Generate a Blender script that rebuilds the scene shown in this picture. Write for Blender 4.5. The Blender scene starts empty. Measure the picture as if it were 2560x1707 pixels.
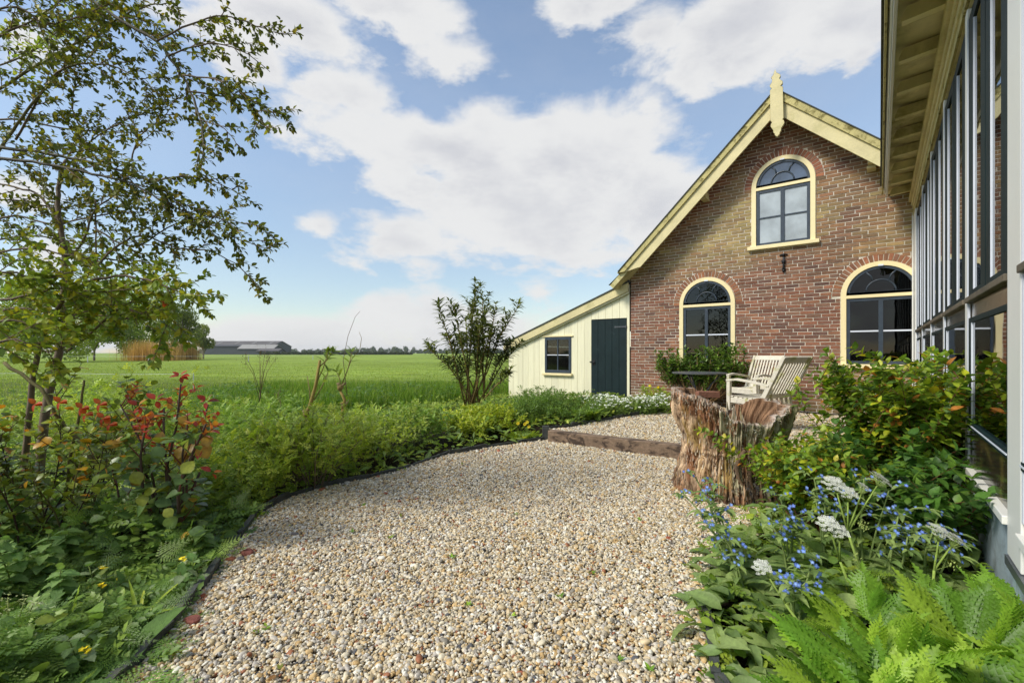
import bpy, math, random
import numpy as np
from mathutils import Vector, Matrix, noise
from mathutils.geometry import tessellate_polygon

R = math.radians
rnd = random.Random(7)
SC = bpy.context.scene
COL = SC.collection
F = 1171.0          # focal length in pixels of the 2560 px wide photograph
CZ = 1.15           # eye height

# ------------------------------------------------------------------ camera
cam_d = bpy.data.cameras.new('camera')
cam = bpy.data.objects.new('camera', cam_d)
COL.objects.link(cam)
cam_d.sensor_width = 36
cam_d.lens = F / 2560 * 36
cam_d.shift_y = 28.5 / 2560
cam_d.clip_start = 0.05
cam_d.clip_end = 20000
cam.location = (0, 0, CZ)
cam.rotation_euler = (R(90), 0, 0)
SC.camera = cam

# ------------------------------------------------------------------ light
SUN_AZ, SUN_EL = -113.0, 44.0        # azimuth clockwise from +Y (view direction); sun stands to the left
sun_d = bpy.data.lights.new('sun', 'SUN')
sun_d.energy = 1.42
sun_d.angle = R(17.0)
sun_d.color = (1.0, 0.95, 0.86)
sun = bpy.data.objects.new('sun', sun_d)
COL.objects.link(sun)
sd = Vector((math.sin(R(SUN_AZ)) * math.cos(R(SUN_EL)), math.cos(R(SUN_AZ)) * math.cos(R(SUN_EL)), math.sin(R(SUN_EL))))
sun.rotation_euler = sd.to_track_quat('Z', 'Y').to_euler()
SC.view_settings.view_transform = 'Standard'
SC.view_settings.look = 'None'
SC.view_settings.exposure = 1.38
SC.view_settings.gamma = 1
SC.view_settings.use_curve_mapping = False

world = bpy.data.worlds.new('World')
SC.world = world
world.use_nodes = True


class NT:
    """small helper around a node tree"""
    def __init__(s, tree):
        s.t = tree
        s.n = tree.nodes
        s.n.clear()

    def new(s, typ, ins=None, **props):
        n = s.n.new(typ)
        for k, v in props.items():
            setattr(n, k, v)
        for k, v in (ins or {}).items():
            sock = n.inputs[k]
            if isinstance(v, bpy.types.NodeSocket):
                s.t.links.new(v, sock)
            else:
                sock.default_value = v
        return n

    def math(s, op, a, b=None, c=None, clamp=False):
        ins = {0: a}
        if b is not None: ins[1] = b
        if c is not None: ins[2] = c
        return s.new('ShaderNodeMath', ins, operation=op, use_clamp=clamp).outputs[0]

    def mix(s, f, a, b, blend='MIX'):
        n = s.new('ShaderNodeMix', data_type='RGBA', blend_type=blend)
        for i, v in ((0, f), (6, a), (7, b)):
            if isinstance(v, bpy.types.NodeSocket):
                s.t.links.new(v, n.inputs[i])
            else:
                n.inputs[i].default_value = (*v, 1) if i and len(v) == 3 else v
        return n.outputs[2]

    def ramp(s, f, stops, interp='LINEAR'):
        n = s.new('ShaderNodeValToRGB', {0: f})
        n.color_ramp.interpolation = interp
        e = n.color_ramp.elements
        while len(e) < len(stops):
            e.new(0.5)
        for i, (p, c) in enumerate(stops):
            e[i].position = p
            e[i].color = (*c, 1) if len(c) == 3 else c
        return n.outputs[0]

    def noise(s, vec, scale, detail=4, rough=0.55, out=0, dist=0.0):
        return s.new('ShaderNodeTexNoise', {'Vector': vec, 'Scale': scale, 'Detail': detail, 'Roughness': rough, 'Distortion': dist}).outputs[out]


def build_world():
    T = NT(world.node_tree)
    out = T.new('ShaderNodeOutputWorld')
    sky = T.new('ShaderNodeTexSky', sky_type='NISHITA')
    sky.sun_disc = False
    sky.sun_elevation = R(SUN_EL)
    sky.sun_rotation = R(SUN_AZ)
    sky.air_density = 1.0
    sky.dust_density = 0.15
    sky.ozone_density = 1.6
    d = T.new('ShaderNodeTexCoord').outputs['Generated']
    sep = T.new('ShaderNodeSeparateXYZ', {0: d})
    az = T.math('ARCTAN2', sep.outputs[0], sep.outputs[1])
    el = T.math('ARCSINE', sep.outputs[2])
    # direction noise used to break up every outline; flattened towards the horizon
    cl = T.new('ShaderNodeCombineXYZ', {0: sep.outputs[0], 1: sep.outputs[1], 2: T.math('MULTIPLY', sep.outputs[2], 2.0)}).outputs[0]
    n1 = T.noise(cl, 2.6, 9, 0.62, dist=0.25)
    n2 = T.noise(cl, 9.0, 7, 0.6)
    n3 = T.noise(cl, 1.1, 3, 0.5)
    w = T.new('ShaderNodeCombineXYZ', {0: T.math('MULTIPLY_ADD', n1, 0.16, az), 1: T.math('MULTIPLY_ADD', n2, 0.07, el), 2: 0.0}).outputs[0]
    lobes = [  # source-pixel centre, radii, strength
        (880, 350, 190, 90, .85), (1150, 400, 290, 130, 1), (1450, 400, 300, 130, 1), (1330, 560, 330, 140, 1), (1620, 500, 180, 150, .95),
        (1000, 590, 190, 80, .85), (800, 560, 110, 50, .6), (1500, 640, 200, 70, .7), (1050, 660, 160, 50, .5),
        (640, 20, 380, 85, .95), (980, 20, 230, 70, .95), (1120, 150, 150, 70, .75), (900, 230, 150, 70, .62), (640, 140, 110, 70, .7),
        (1480, 0, 160, 50, .75), (1640, 70, 150, 60, .7), (1860, 80, 300, 110, 1), (2110, 60, 200, 90, .9), (2150, 130, 90, 50, .7),
        (1620, 250, 100, 70, .5), (1080, 290, 80, 40, .5), (1770, 220, 120, 50, .45),
        (760, 860, 320, 62, 1), (1100, 830, 170, 110, 1), (1230, 870, 160, 150, .9), (1330, 720, 120, 60, .7), (590, 845, 130, 45, .7),
        (90, 640, 170, 90, .8), (230, 720, 120, 90, .6), (60, 480, 150, 50, .6), (150, 850, 250, 60, .8), (60, 120, 180, 90, .6)]
    m = None
    for cx, cy, rx, ry, st in lobes:
        x = (cx - 1280) / F
        y = (882 - cy) / F
        a = math.atan(x)
        e = math.atan(y / math.sqrt(1 + x * x))
        k = 1 / math.sqrt(1 + x * x)
        mp = T.new('ShaderNodeMapping', {'Vector': w, 'Location': (a + .08, e + .035, 0), 'Scale': (1.45 * rx / F * k * k, 1.45 * ry / F * k, 1)}, vector_type='TEXTURE').outputs[0]
        g = T.new('ShaderNodeTexGradient', {0: mp}, gradient_type='SPHERICAL').outputs[1]
        g = T.math('MULTIPLY', g, st)
        m = g if m is None else T.math('MAXIMUM', m, g)
    # the rest of the dome carries the same kind of broken cloud
    away = T.math('SMOOTH_MAX', T.math('MULTIPLY_ADD', sep.outputs[1], -1.6, 1.15), 0.0, 0.2)
    away = T.math('MINIMUM', away, 1.0)
    rest = T.math('MULTIPLY', T.math('MULTIPLY_ADD', n3, 3.2, -1.15, clamp=True), away)
    m = T.math('MAXIMUM', m, T.math('MULTIPLY', rest, 0.75))
    dens = T.math('ADD', T.math('MULTIPLY', m, 1.15), T.math('MULTIPLY_ADD', n1, 1.9, -1.04))
    dens = T.math('ADD', dens, T.math('MULTIPLY_ADD', n2, 0.9, -0.45))
    mask = T.new('ShaderNodeMapRange', {'Value': dens, 'From Min': 0.17, 'From Max': 0.56}, interpolation_type='SMOOTHSTEP').outputs[0]
    thin = T.math('MULTIPLY', T.new('ShaderNodeMapRange', {'Value': T.noise(cl, 1.7, 6, 0.6), 'From Min': 0.42, 'From Max': 0.75}).outputs[0], 0.16)
    mask = T.math('MAXIMUM', T.math('MULTIPLY', mask, 0.97), thin)
    # shading inside the clouds: bright edges, greyer thick middles
    thick = T.new('ShaderNodeMapRange', {'Value': T.math('ADD', dens, T.math('MULTIPLY_ADD', T.noise(cl, 4.0, 6, 0.6), 2.2, -1.1)), 'From Min': 0.45, 'From Max': 1.35}, interpolation_type='SMOOTHSTEP').outputs[0]
    ccol = T.mix(T.math('MULTIPLY', thick, T.math('MULTIPLY_ADD', sep.outputs[2], 2.2, .25, clamp=True)), (0.86, 0.86, 0.86), (0.66, 0.67, 0.71))
    hzn = T.new('ShaderNodeMapRange', {'Value': sep.outputs[2], 'From Min': 0.0, 'From Max': 0.45}).outputs[0]
    sc = T.mix(hzn, (.58, .55, .52), (1.06, .95, .84))
    skyc = T.mix(1.0, sky.outputs[0], sc, 'MULTIPLY')
    b1 = T.new('ShaderNodeBackground', {'Color': skyc, 'Strength': 0.092})
    b2 = T.new('ShaderNodeBackground', {'Color': ccol, 'Strength': 0.375})
    mx = T.new('ShaderNodeMixShader', {0: mask, 1: b1.outputs[0], 2: b2.outputs[0]})
    T.t.links.new(mx.outputs[0], out.inputs[0])
    world.cycles.sampling_method = 'MANUAL'
    world.cycles.sample_map_resolution = 512


build_world()

# ------------------------------------------------------------------ helpers
def P(x, y, Y):
    """world point seen at source pixel (x, y) at depth Y"""
    return Vector((Y * (x - 1280) / F, Y, CZ + Y * (882 - y) / F))


def link(o, parent=None):
    COL.objects.link(o)
    if parent is not None:
        o.parent = parent
    return o


def tag(o, label=None, cat=None, group=None, kind=None):
    if label: o['label'] = label
    if cat: o['category'] = cat
    if group: o['group'] = group
    if kind: o['kind'] = kind
    return o


def empty(name, loc=(0, 0, 0), rz=0.0):
    o = bpy.data.objects.new(name, None)
    o.location = loc
    o.rotation_euler = (0, 0, rz)
    o.empty_display_size = 0.1
    return link(o)


def thing(name, label, cat, loc=(0, 0, 0), rz=0.0, group=None):
    return tag(empty(name, loc, rz), label, cat, group)


def np_mesh(name, V, faces, tint=None, smooth=False):
    """V (n,3); faces list of index tuples or (k,3/4) arrays; tint (n,3) point colours"""
    me = bpy.data.meshes.new(name)
    if isinstance(faces, np.ndarray):
        nf, k = faces.shape
        me.vertices.add(len(V))
        me.vertices.foreach_set('co', np.asarray(V, np.float32).ravel())
        me.loops.add(nf * k)
        me.loops.foreach_set('vertex_index', faces.astype(np.int32).ravel())
        me.polygons.add(nf)
        me.polygons.foreach_set('loop_start', np.arange(0, nf * k, k, dtype=np.int32))
        me.update(calc_edges=True)
    else:
        me.from_pydata([tuple(v) for v in V], [], faces)
    if tint is not None:
        a = me.color_attributes.new('tint', 'FLOAT_COLOR', 'POINT')
        c = np.ones((len(V), 4), np.float32)
        c[:, :3] = tint
        a.data.foreach_set('color', c.ravel())
    if smooth:
        me.polygons.foreach_set('use_smooth', np.ones(len(me.polygons), bool))
    return me


class MB:
    """collects boxes, tubes and polygons, builds one mesh object"""
    def __init__(s):
        s.v = []
        s.f = []
        s.c = []

    def add(s, vs, fs, col=(1, 1, 1)):
        o = len(s.v)
        s.v.extend([tuple(v) for v in vs])
        s.f.extend([tuple(i + o for i in f) for f in fs])
        s.c.extend([tuple(col)] * len(vs))
        return s

    def box(s, x0, x1, y0, y1, z0, z1, col=(1, 1, 1), jit=0.0):
        vs = [(x, y, z) for x in (x0, x1) for y in (y0, y1) for z in (z0, z1)]
        if jit:
            vs = [(a + rnd.uniform(-jit, jit), b + rnd.uniform(-jit, jit) * .5, c + rnd.uniform(-jit, jit)) for a, b, c in vs]
        return s.add(vs, [(0, 1, 3, 2), (4, 6, 7, 5), (0, 4, 5, 1), (2, 3, 7, 6), (0, 2, 6, 4), (1, 5, 7, 3)], col)

    def bar(s, a, b, w, h, up=(0, 0, 1), col=(1, 1, 1), w2=None, h2=None):
        """square bar from a to b, width w (sideways), height h (along up)"""
        a = Vector(a); b = Vector(b)
        d = (b - a).normalized()
        x = d.cross(Vector(up)).normalized()
        z = x.cross(d).normalized()
        w2 = w if w2 is None else w2
        h2 = h if h2 is None else h2
        vs = [a + x * (sx * w / 2) + z * (sz * h / 2) for sx in (-1, 1) for sz in (-1, 1)] + [b + x * (sx * w2 / 2) + z * (sz * h2 / 2) for sx in (-1, 1) for sz in (-1, 1)]
        return s.add(vs, [(0, 1, 3, 2), (4, 6, 7, 5), (0, 4, 5, 1), (2, 3, 7, 6), (0, 2, 6, 4), (1, 5, 7, 3)], col)

    def tube(s, pts, rad, sides=6, col=(1, 1, 1), cap=True):
        pts = [Vector(p) for p in pts]
        if not hasattr(rad, '__len__'):
            rad = [rad] * len(pts)
        n = len(pts)
        vs = []
        px = None
        for i, p in enumerate(pts):
            d = (pts[min(i + 1, n - 1)] - pts[max(i - 1, 0)])
            if d.length < 1e-9: d = Vector((0, 0, 1))
            d.normalize()
            if px is None:
                px = d.orthogonal().normalized()
            else:
                px = (px - d * px.dot(d))
                px = px.normalized() if px.length > 1e-6 else d.orthogonal().normalized()
            py = d.cross(px)
            for k in range(sides):
                a = 2 * math.pi * k / sides
                vs.append(p + px * (math.cos(a) * rad[i]) + py * (math.sin(a) * rad[i]))
        fs = []
        for i in range(n - 1):
            for k in range(sides):
                k2 = (k + 1) % sides
                fs.append((i * sides + k, i * sides + k2, (i + 1) * sides + k2, (i + 1) * sides + k))
        if cap:
            fs.append(tuple(range(sides - 1, -1, -1)))
            fs.append(tuple((n - 1) * sides + k for k in range(sides)))
        return s.add(vs, fs, col)

    def prism(s, poly, y0, y1, col=(1, 1, 1), holes=()):
        """polygon in the x,z plane extruded from y0 to y1, optional holes"""
        loops = [list(poly)] + [list(h) for h in holes]
        tri = tessellate_polygon([[Vector((x, z, 0)) for x, z in lp] for lp in loops])
        flat = [p for lp in loops for p in lp]
        n = len(flat)
        vs = [(x, y0, z) for x, z in flat] + [(x, y1, z) for x, z in flat]
        fs = []
        for t in tri:
            a, b, c = (flat[i] for i in t)
            ar = (b[0] - a[0]) * (c[1] - a[1]) - (b[1] - a[1]) * (c[0] - a[0])
            t = tuple(t) if ar > 0 else tuple(reversed(t))
            fs.append(t)
            fs.append(tuple(i + n for i in reversed(t)))
        o = 0
        for lp in loops:
            m = len(lp)
            for i in range(m):
                j = (i + 1) % m
                fs.append((o + i, o + i + n, o + j + n, o + j))
            o += m
        return s.add(vs, fs, col)

    def build(s, name, m, parent=None, tint=False, smooth=False, bevel=0.0):
        me = np_mesh(name, s.v, s.f, np.array(s.c, np.float32) if (tint or m.name == 'yellow_planks') else None, smooth)
        me.materials.append(m)
        o = link(bpy.data.objects.new(name, me), parent)
        if bevel:
            md = o.modifiers.new('bevel', 'BEVEL')
            md.width = bevel
            md.segments = 2
            md.limit_method = 'ANGLE'
        return o


# ------------------------------------------------------------------ materials
def mat(name, col=None, rough=0.6, var=0.25, scale=4.0, bump=0.0, bscale=40.0, tint=False, spec=0.5, stretch=None,
        stain=None, stain_scale=2.0, stain_lo=0.5, stain_hi=0.7, metal=0.0, fine=0.0):
    m = bpy.data.materials.new(name)
    m.use_nodes = True
    T = NT(m.node_tree)
    out = T.new('ShaderNodeOutputMaterial')
    co = T.new('ShaderNodeTexCoord').outputs['Object']
    if stretch:
        co = T.new('ShaderNodeMapping', {'Vector': co, 'Scale': stretch}).outputs[0]
    if tint:
        base = T.new('ShaderNodeAttribute', attribute_name='tint').outputs['Color']
        if col is not None:
            base = T.mix(1.0, base, col, 'MULTIPLY')
    else:
        base = T.new('ShaderNodeRGB').outputs[0]
        base.default_value = (*col, 1)
    n = T.noise(co, scale, 6, 0.6)
    f = T.new('ShaderNodeMapRange', {'Value': n, 'From Min': 0.25, 'From Max': 0.75, 'To Min': 1 - var, 'To Max': 1 + var}).outputs[0]
    c = T.new('ShaderNodeVectorMath', {0: base, 1: f}, operation='MULTIPLY').outputs[0]
    if fine:
        nf = T.noise(co, scale * 14, 5, 0.7)
        f2 = T.new('ShaderNodeMapRange', {'Value': nf, 'From Min': 0.25, 'From Max': 0.75, 'To Min': 1 - fine, 'To Max': 1 + fine}).outputs[0]
        c = T.new('ShaderNodeVectorMath', {0: c, 1: f2}, operation='MULTIPLY').outputs[0]
    if stain:
        ns = T.noise(co, stain_scale, 8, 0.65, dist=0.4)
        sf = T.new('ShaderNodeMapRange', {'Value': ns, 'From Min': stain_lo, 'From Max': stain_hi}, interpolation_type='SMOOTHSTEP').outputs[0]
        c = T.mix(sf, c, stain)
    b = T.new('ShaderNodeBsdfPrincipled', {'Base Color': c, 'Roughness': rough, 'Metallic': metal, 'Specular IOR Level': spec})
    if bump:
        nb = T.noise(co, bscale, 5, 0.6)
        bn = T.new('ShaderNodeBump', {'Height': nb, 'Strength': bump, 'Distance': 0.02})
        T.t.links.new(bn.outputs[0], b.inputs['Normal'])
    T.t.links.new(b.outputs[0], out.inputs[0])
    return m


def leaf_mat(name, rough=0.45, transl=0.40, spec=0.42, boost=(1.25, 1.25, 0.75), vein=0.0, gain=(1.32, 1.22, 1.0)):
    m = bpy.data.materials.new(name)
    m.use_nodes = True
    T = NT(m.node_tree)
    out = T.new('ShaderNodeOutputMaterial')
    co = T.new('ShaderNodeTexCoord').outputs['Object']
    t = T.new('ShaderNodeAttribute', attribute_name='tint').outputs['Color']
    n = T.noise(co, 60.0, 3, 0.6)
    f = T.new('ShaderNodeMapRange', {'Value': n, 'From Min': 0.3, 'From Max': 0.7, 'To Min': 0.8, 'To Max': 1.2}).outputs[0]
    t = T.new('ShaderNodeVectorMath', {0: t, 1: f}, operation='MULTIPLY').outputs[0]
    t = T.mix(1.0, t, gain, 'MULTIPLY')
    b = T.new('ShaderNodeBsdfPrincipled', {'Base Color': t, 'Roughness': rough, 'Specular IOR Level': spec})
    if vein:
        nb = T.noise(co, 160.0, 3, 0.6)
        bn = T.new('ShaderNodeBump', {'Height': nb, 'Strength': vein, 'Distance': 0.01})
        T.t.links.new(bn.outputs[0], b.inputs['Normal'])
    tc = T.mix(1.0, t, boost, 'MULTIPLY')
    tr = T.new('ShaderNodeBsdfTranslucent', {'Color': tc})
    mx = T.new('ShaderNodeMixShader', {0: transl, 1: b.outputs[0], 2: tr.outputs[0]})
    T.t.links.new(mx.outputs[0], out.inputs[0])
    return m


def glass_mat(name, tintc=(0.14, 0.17, 0.17), rough=0.015, wob=0.15):
    """thin window pane: reflection by Fresnel over a tinted see-through sheet"""
    m = bpy.data.materials.new(name)
    m.use_nodes = True
    T = NT(m.node_tree)
    out = T.new('ShaderNodeOutputMaterial')
    co = T.new('ShaderNodeTexCoord').outputs['Object']
    nb = T.noise(co, 3.0, 2, 0.5)
    bn = T.new('ShaderNodeBump', {'Height': nb, 'Strength': wob, 'Distance': 0.02})
    fr = T.new('ShaderNodeFresnel', {'IOR': 1.5, 'Normal': bn.outputs[0]})
    gl = T.new('ShaderNodeBsdfGlossy', {'Color': (0.95, 0.97, 1, 1), 'Roughness': rough, 'Normal': bn.outputs[0]})
    tr = T.new('ShaderNodeBsdfTransparent', {'Color': (*tintc, 1)})
    mx = T.new('ShaderNodeMixShader', {0: fr.outputs[0], 1: tr.outputs[0], 2: gl.outputs[0]})
    T.t.links.new(mx.outputs[0], out.inputs[0])
    return m


M = {}
M['brick'] = mat('brick', rough=0.85, var=0.22, scale=9, bump=0.35, bscale=70, tint=True, spec=0.25, fine=0.25)
M['mortar'] = mat('mortar', (0.68, 0.62, 0.52), 0.9, 0.15, 7, 0.3, 120, spec=0.2, stain=(0.40, 0.37, 0.24), stain_scale=1.3, stain_lo=.5, stain_hi=.8)
M['ledge'] = mat('weathered_ledge', (.13, .105, .07), .6, .3, 5, .2, 40, stain=(.05, .045, .03), stain_scale=3)
M['cream'] = mat('cream_paint', (0.90, 0.76, 0.42), 0.5, 0.06, 3, 0.06, 60)
M['verge'] = mat('verge_paint', (0.68, 0.59, 0.31), 0.6, 0.14, 3, 0.1, 50, stain=(0.30, 0.28, 0.06), stain_scale=2.2, stain_lo=.5, stain_hi=.85, fine=0.10)
M['verge_top'] = mat('mossy_paint', (0.50, 0.43, 0.17), 0.7, 0.2, 5, 0.3, 40, stain=(0.16, 0.13, 0.02), stain_scale=7, stain_lo=.52, stain_hi=.66, fine=0.15)
M['soffit'] = mat('soffit_paint', (0.80, 0.72, 0.38), 0.6, 0.2, 4, 0.1, 50, stain=(0.27, 0.24, 0.05), stain_scale=1.8, stain_lo=.45, stain_hi=.75)
M['plank'] = mat('yellow_planks', (0.84, 0.80, 0.56), 0.6, 0.08, 3, 0.12, 30, stretch=(6, 6, .6), stain=(0.52, 0.40, 0.12), stain_scale=1.7, stain_lo=.60, stain_hi=.80, tint=True)
M['white'] = mat('white_paint', (0.80, 0.79, 0.73), 0.4, 0.04, 2, 0.04, 30)
M['edge'] = mat('window_edge_paint', (0.72, 0.76, 0.84), 0.35, 0.05, 2)
M['green'] = mat('dark_green_paint', (0.008, 0.022, 0.024), 0.6, 0.25, 5, 0.1, 60, fine=0.2, spec=.15)
M['sash'] = mat('blue_black_paint', (0.035, 0.05, 0.07), 0.4, 0.3, 5, 0.15, 60, stain=(0.16, 0.18, 0.2), stain_scale=9, stain_lo=.62, stain_hi=.75)
M['doorg'] = mat('dark_door_paint', (0.010, 0.023, 0.025), 0.5, 0.3, 3, 0.15, 40, stain=(0.05, 0.075, 0.08), stain_scale=6, stain_lo=.62, stain_hi=.75, spec=.25)
M['glass'] = glass_mat('window_glass', wob=.03)
M['glassr'] = glass_mat('old_window_glass', (0.3, 0.34, 0.34), 0.03, 0.12)
M['dark'] = mat('dark_interior', (0.03, 0.03, 0.03), 0.9, 0.1)
M['curtain'] = mat('curtain_cloth', (0.55, 0.62, 0.66), 0.9, 0.1)
M['iron'] = mat('black_iron', (0.012, 0.012, 0.014), 0.4, 0.3, 20, 0.3, 60)
M['steel'] = mat('grey_steel', (0.10, 0.11, 0.12), 0.4, 0.2, 9, 0.05, 60, metal=.3)
M['teak'] = mat('weathered_teak', (0.66, 0.61, 0.50), 0.75, 0.15, 5, 0.2, 60, stretch=(3, 3, 3), stain=(0.38, 0.37, 0.13), stain_scale=1.6, stain_lo=.5, stain_hi=.68, fine=.15)
M['sleeper'] = mat('sleeper_wood', (0.25, 0.17, 0.11), 0.85, 0.35, 3, 0.6, 30, stretch=(1.0, 9, 9), stain=(0.07, 0.045, 0.03), stain_scale=1.2, stain_lo=.5, stain_hi=.62, fine=.4)
M['slate'] = mat('edging_board', (0.055, 0.06, 0.055), 0.8, 0.4, 9, 0.5, 60, stain=(0.12, 0.12, 0.07), stain_scale=9, stain_lo=.55, stain_hi=.75)
M['soil'] = mat('dark_soil', (0.028, 0.020, 0.012), 0.95, 0.4, 9, 0.8, 60, fine=.4)
M['twig'] = mat('twig_bark', rough=0.75, var=0.3, scale=25, bump=0.3, bscale=120, tint=True, spec=.3)
M['leaf'] = leaf_mat('leaf')
M['gloss'] = leaf_mat('glossy_leaf', 0.36, 0.34, 0.4)
M['soft'] = leaf_mat('soft_leaf', 0.6, 0.35, 0.3, vein=.5)
M['petal'] = leaf_mat('petal', 0.6, 0.3, 0.2, (1, 1, 1), gain=(1, 1, 1))
M['grass'] = leaf_mat('grass_blades', 0.6, 0.45, 0.12, (1.2, 1.2, .7))
# ------------------------------------------------------------------ the brick house
OX, OY = 2.612, 10.3
UX, UY = 0.787, -0.617          # along the gable wall, to the right
VX, VY = 0.617, 0.787           # into the house
HRZ = math.atan2(UY, UX)


def HW(u, v, z=0.0):
    return Vector((OX + UX * u + VX * v, OY + UY * u + VY * v, z))


def to_uv(x, y):
    dx, dy = x - OX, y - OY
    return dx * UX + dy * UY, dx * VX + dy * VY


APU, APZ = 2.876, 5.746
SL, SR = 0.966, 0.895            # slopes of the left and right verge


def gable_z(u):
    return APZ - (SL * (APU - u) if u < APU else SR * (u - APU))


WINS = [  # u0, u1, sill z, transom z (bottom), spring z, kind
    dict(u0=1.06, u1=2.13, zs=0.93, zt=2.07, kind='left'),
    dict(u0=3.78, u1=4.86, zs=0.94, zt=2.06, kind='right'),
    dict(u0=2.405, u1=3.43, zs=3.11, zt=4.165, kind='upper')]
for w in WINS:
    w['R'] = (w['u1'] - w['u0']) / 2
    w['c'] = (w['u0'] + w['u1']) / 2
    w['zsp'] = w['zt'] + 0.05


def arch_loop(c, r, z0, zsp, n=28, h=1.0):
    return [(c - r, z0), (c + r, z0)] + [(c + r * math.cos(math.pi * k / n), zsp + h * r * math.sin(math.pi * k / n)) for k in range(n + 1)]


house = thing('brick_house', 'weathered brown brick house with yellow verge boards and three arched windows', 'house', (OX, OY, 0), HRZ)
HWID = 5.9
EAV = 2.86
outer = [(0, 0), (HWID, 0), (HWID, gable_z(HWID) - .12), (APU, APZ - .12), (0, gable_z(0) - .12)]
mb = MB().prism(outer, 0.0035, 0.21, holes=[list(reversed(arch_loop(w['c'], w['R'] - .004, w['zs'], w['zsp']))) for w in WINS])
mb.build('wall', M['mortar'], house)
# side and back walls close the house
MB().box(0, .2, .215, 8, 0, gable_z(0) - .15).box(HWID - .2, HWID, .215, 8, 0, gable_z(HWID) - .15) \
    .prism(outer, 8.003, 8.2).build('rear_walls', M['mortar'], house)
MB().box(.205, HWID - .205, .25, 7.9, 2.80, 2.83).box(.205, HWID - .205, 2.0, 2.05, 0.1, 2.79).box(1.2, 4.6, 2.0, 2.05, 2.84, 4.1).build('inner_walls', M['dark'], house)
# curtain inside the left window
mb = MB()
for k in range(9):
    x = 1.16 + k * .02
    mb.box(x, x + .012, .30 + (k % 2) * .012, .32 + (k % 2) * .012, .98, 2.5)
mb.build('curtain', M['curtain'], house)

BR = [(.26, .125, .080), (.23, .115, .075), (.30, .145, .090), (.20, .105, .075), (.31, .16, .095), (.24, .145, .10), (.27, .165, .115), (.17, .10, .08)]
MOSS = (.40, .32, .13)


def brick_col(u, z, red=0.0):
    c = np.array(BR[rnd.randrange(len(BR))])
    c = (c * rnd.uniform(.8, 1.3) * 1.28 + .02) * np.array((.66, .57, .52))
    n = noise.noise(Vector((u * .55, z * .8, 3.1))) + .35 * noise.noise(Vector((u * 2.2, z * 3, 9)))
    m = max(0.0, min(1.0, (z - 2.35) * .9)) * (1.0 if z < 4.4 else max(.25, 1 - (z - 4.4) * 1.2))
    m = m * max(0, min(1, .55 + 1.3 * n))
    for w in WINS:
        if w['u0'] < u < w['u1'] and w['zs'] - .45 < z < w['zs']: m = max(m, .7 * (1 - (w['zs'] - z) / .45) * (.6 + n))
    if z < .42: m = max(m, (.42 - z) * 2.2)
    m = min(.85, m * rnd.uniform(.45, 1.25)) * (1 - red)
    c = c * (1 - m) + np.array(MOSS) * m * rnd.uniform(.8, 1.2)
    return tuple(c)


bricks = []          # (8 verts, colour, centre u, centre z)
CH, BL = 0.0612, 0.208


def add_brick(u0, u1, z0, z1, z0b=None, z1b=None, red=0):
    j = lambda a: rnd.uniform(-a, a)
    y = -.002 + rnd.uniform(-.0025, .002)
    z0b = z0 if z0b is None else z0b
    z1b = z1 if z1b is None else z1b
    f = [(u0 + j(.003), y + j(.001), z0 + j(.002)), (u1 + j(.003), y + j(.001), z0b + j(.002)), (u1 + j(.003), y + j(.001), z1b + j(.002)), (u0 + j(.003), y + j(.001), z1 + j(.002))]
    b = [(p[0], .05, p[2]) for p in f]
    bricks.append((f + b, brick_col((u0 + u1) / 2, (z0 + z1) / 2, red), (u0 + u1) / 2, (z0 + z1) / 2))


z = 0.06
row = 0
while z < 5.5:
    zc = z + CH / 2
    zt = z + CH - .0115
    uL = max(0.0, APU - (APZ - .14 - z - CH) / SL)
    uR = min(HWID, APU + (APZ - .14 - z - CH) / SR)
    blocked = []
    for w in WINS:
        if w['zs'] - .05 < zc < w['zsp']:
            e = .006 if zc < w['zsp'] else 0
            blocked.append((w['u0'] - e, w['u1'] + e))
        elif w['zsp'] <= zc < w['zsp'] + w['R'] + .128:
            rr = w['R'] + .128
            h = math.sqrt(max(0, rr * rr - (zc - w['zsp']) ** 2))
            blocked.append((w['c'] - h - .004, w['c'] + h + .004))
    u = -(BL + .013) * (.5 if row % 2 else 0) - rnd.uniform(0, .012)
    if row % 4 == 2: u -= .03
    while u < uR:
        L = BL + rnd.uniform(-.008, .006)
        segs = [(max(u, uL), min(u + L, uR))]
        for a, b in blocked:
            ns = []
            for s0, s1 in segs:
                if b <= s0 or a >= s1: ns.append((s0, s1))
                else:
                    if a - s0 > .008: ns.append((s0, a))
                    if s1 - b > .008: ns.append((b, s1))
            segs = ns
        for s0, s1 in segs:
            if s1 - s0 > .010:
                add_brick(s0, s1, z, zt)
        u += L + .013
    z += CH
    row += 1
# header bricks round each arch
for w in WINS:
    r0, r1 = w['R'] + .004, w['R'] + .118
    n = int(math.pi * (r0 + .05) / .063)
    for k in range(n):
        a0 = math.pi * (k + .09) / n
        a1 = math.pi * (k + .91) / n
        y = -.003 + rnd.uniform(-.002, .002)
        f = [(w['c'] + r * math.cos(a), y, w['zsp'] + r * math.sin(a)) for r, a in ((r0, a1), (r0, a0), (r1, a0), (r1, a1))]
        f = [(p[0], p[1], p[2]) for p in f]
        c = np.array(brick_col(w['c'], w['zsp'] + w['R'], .55)) * np.array((1.15, 1.0, .95))
        bricks.append((f + [(p[0], .05, p[2]) for p in f], tuple(c), w['c'], w['zsp'] + w['R']))
BF = [(0, 1, 2, 3), (0, 4, 5, 1), (1, 5, 6, 2), (2, 6, 7, 3), (3, 7, 4, 0)]


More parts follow.
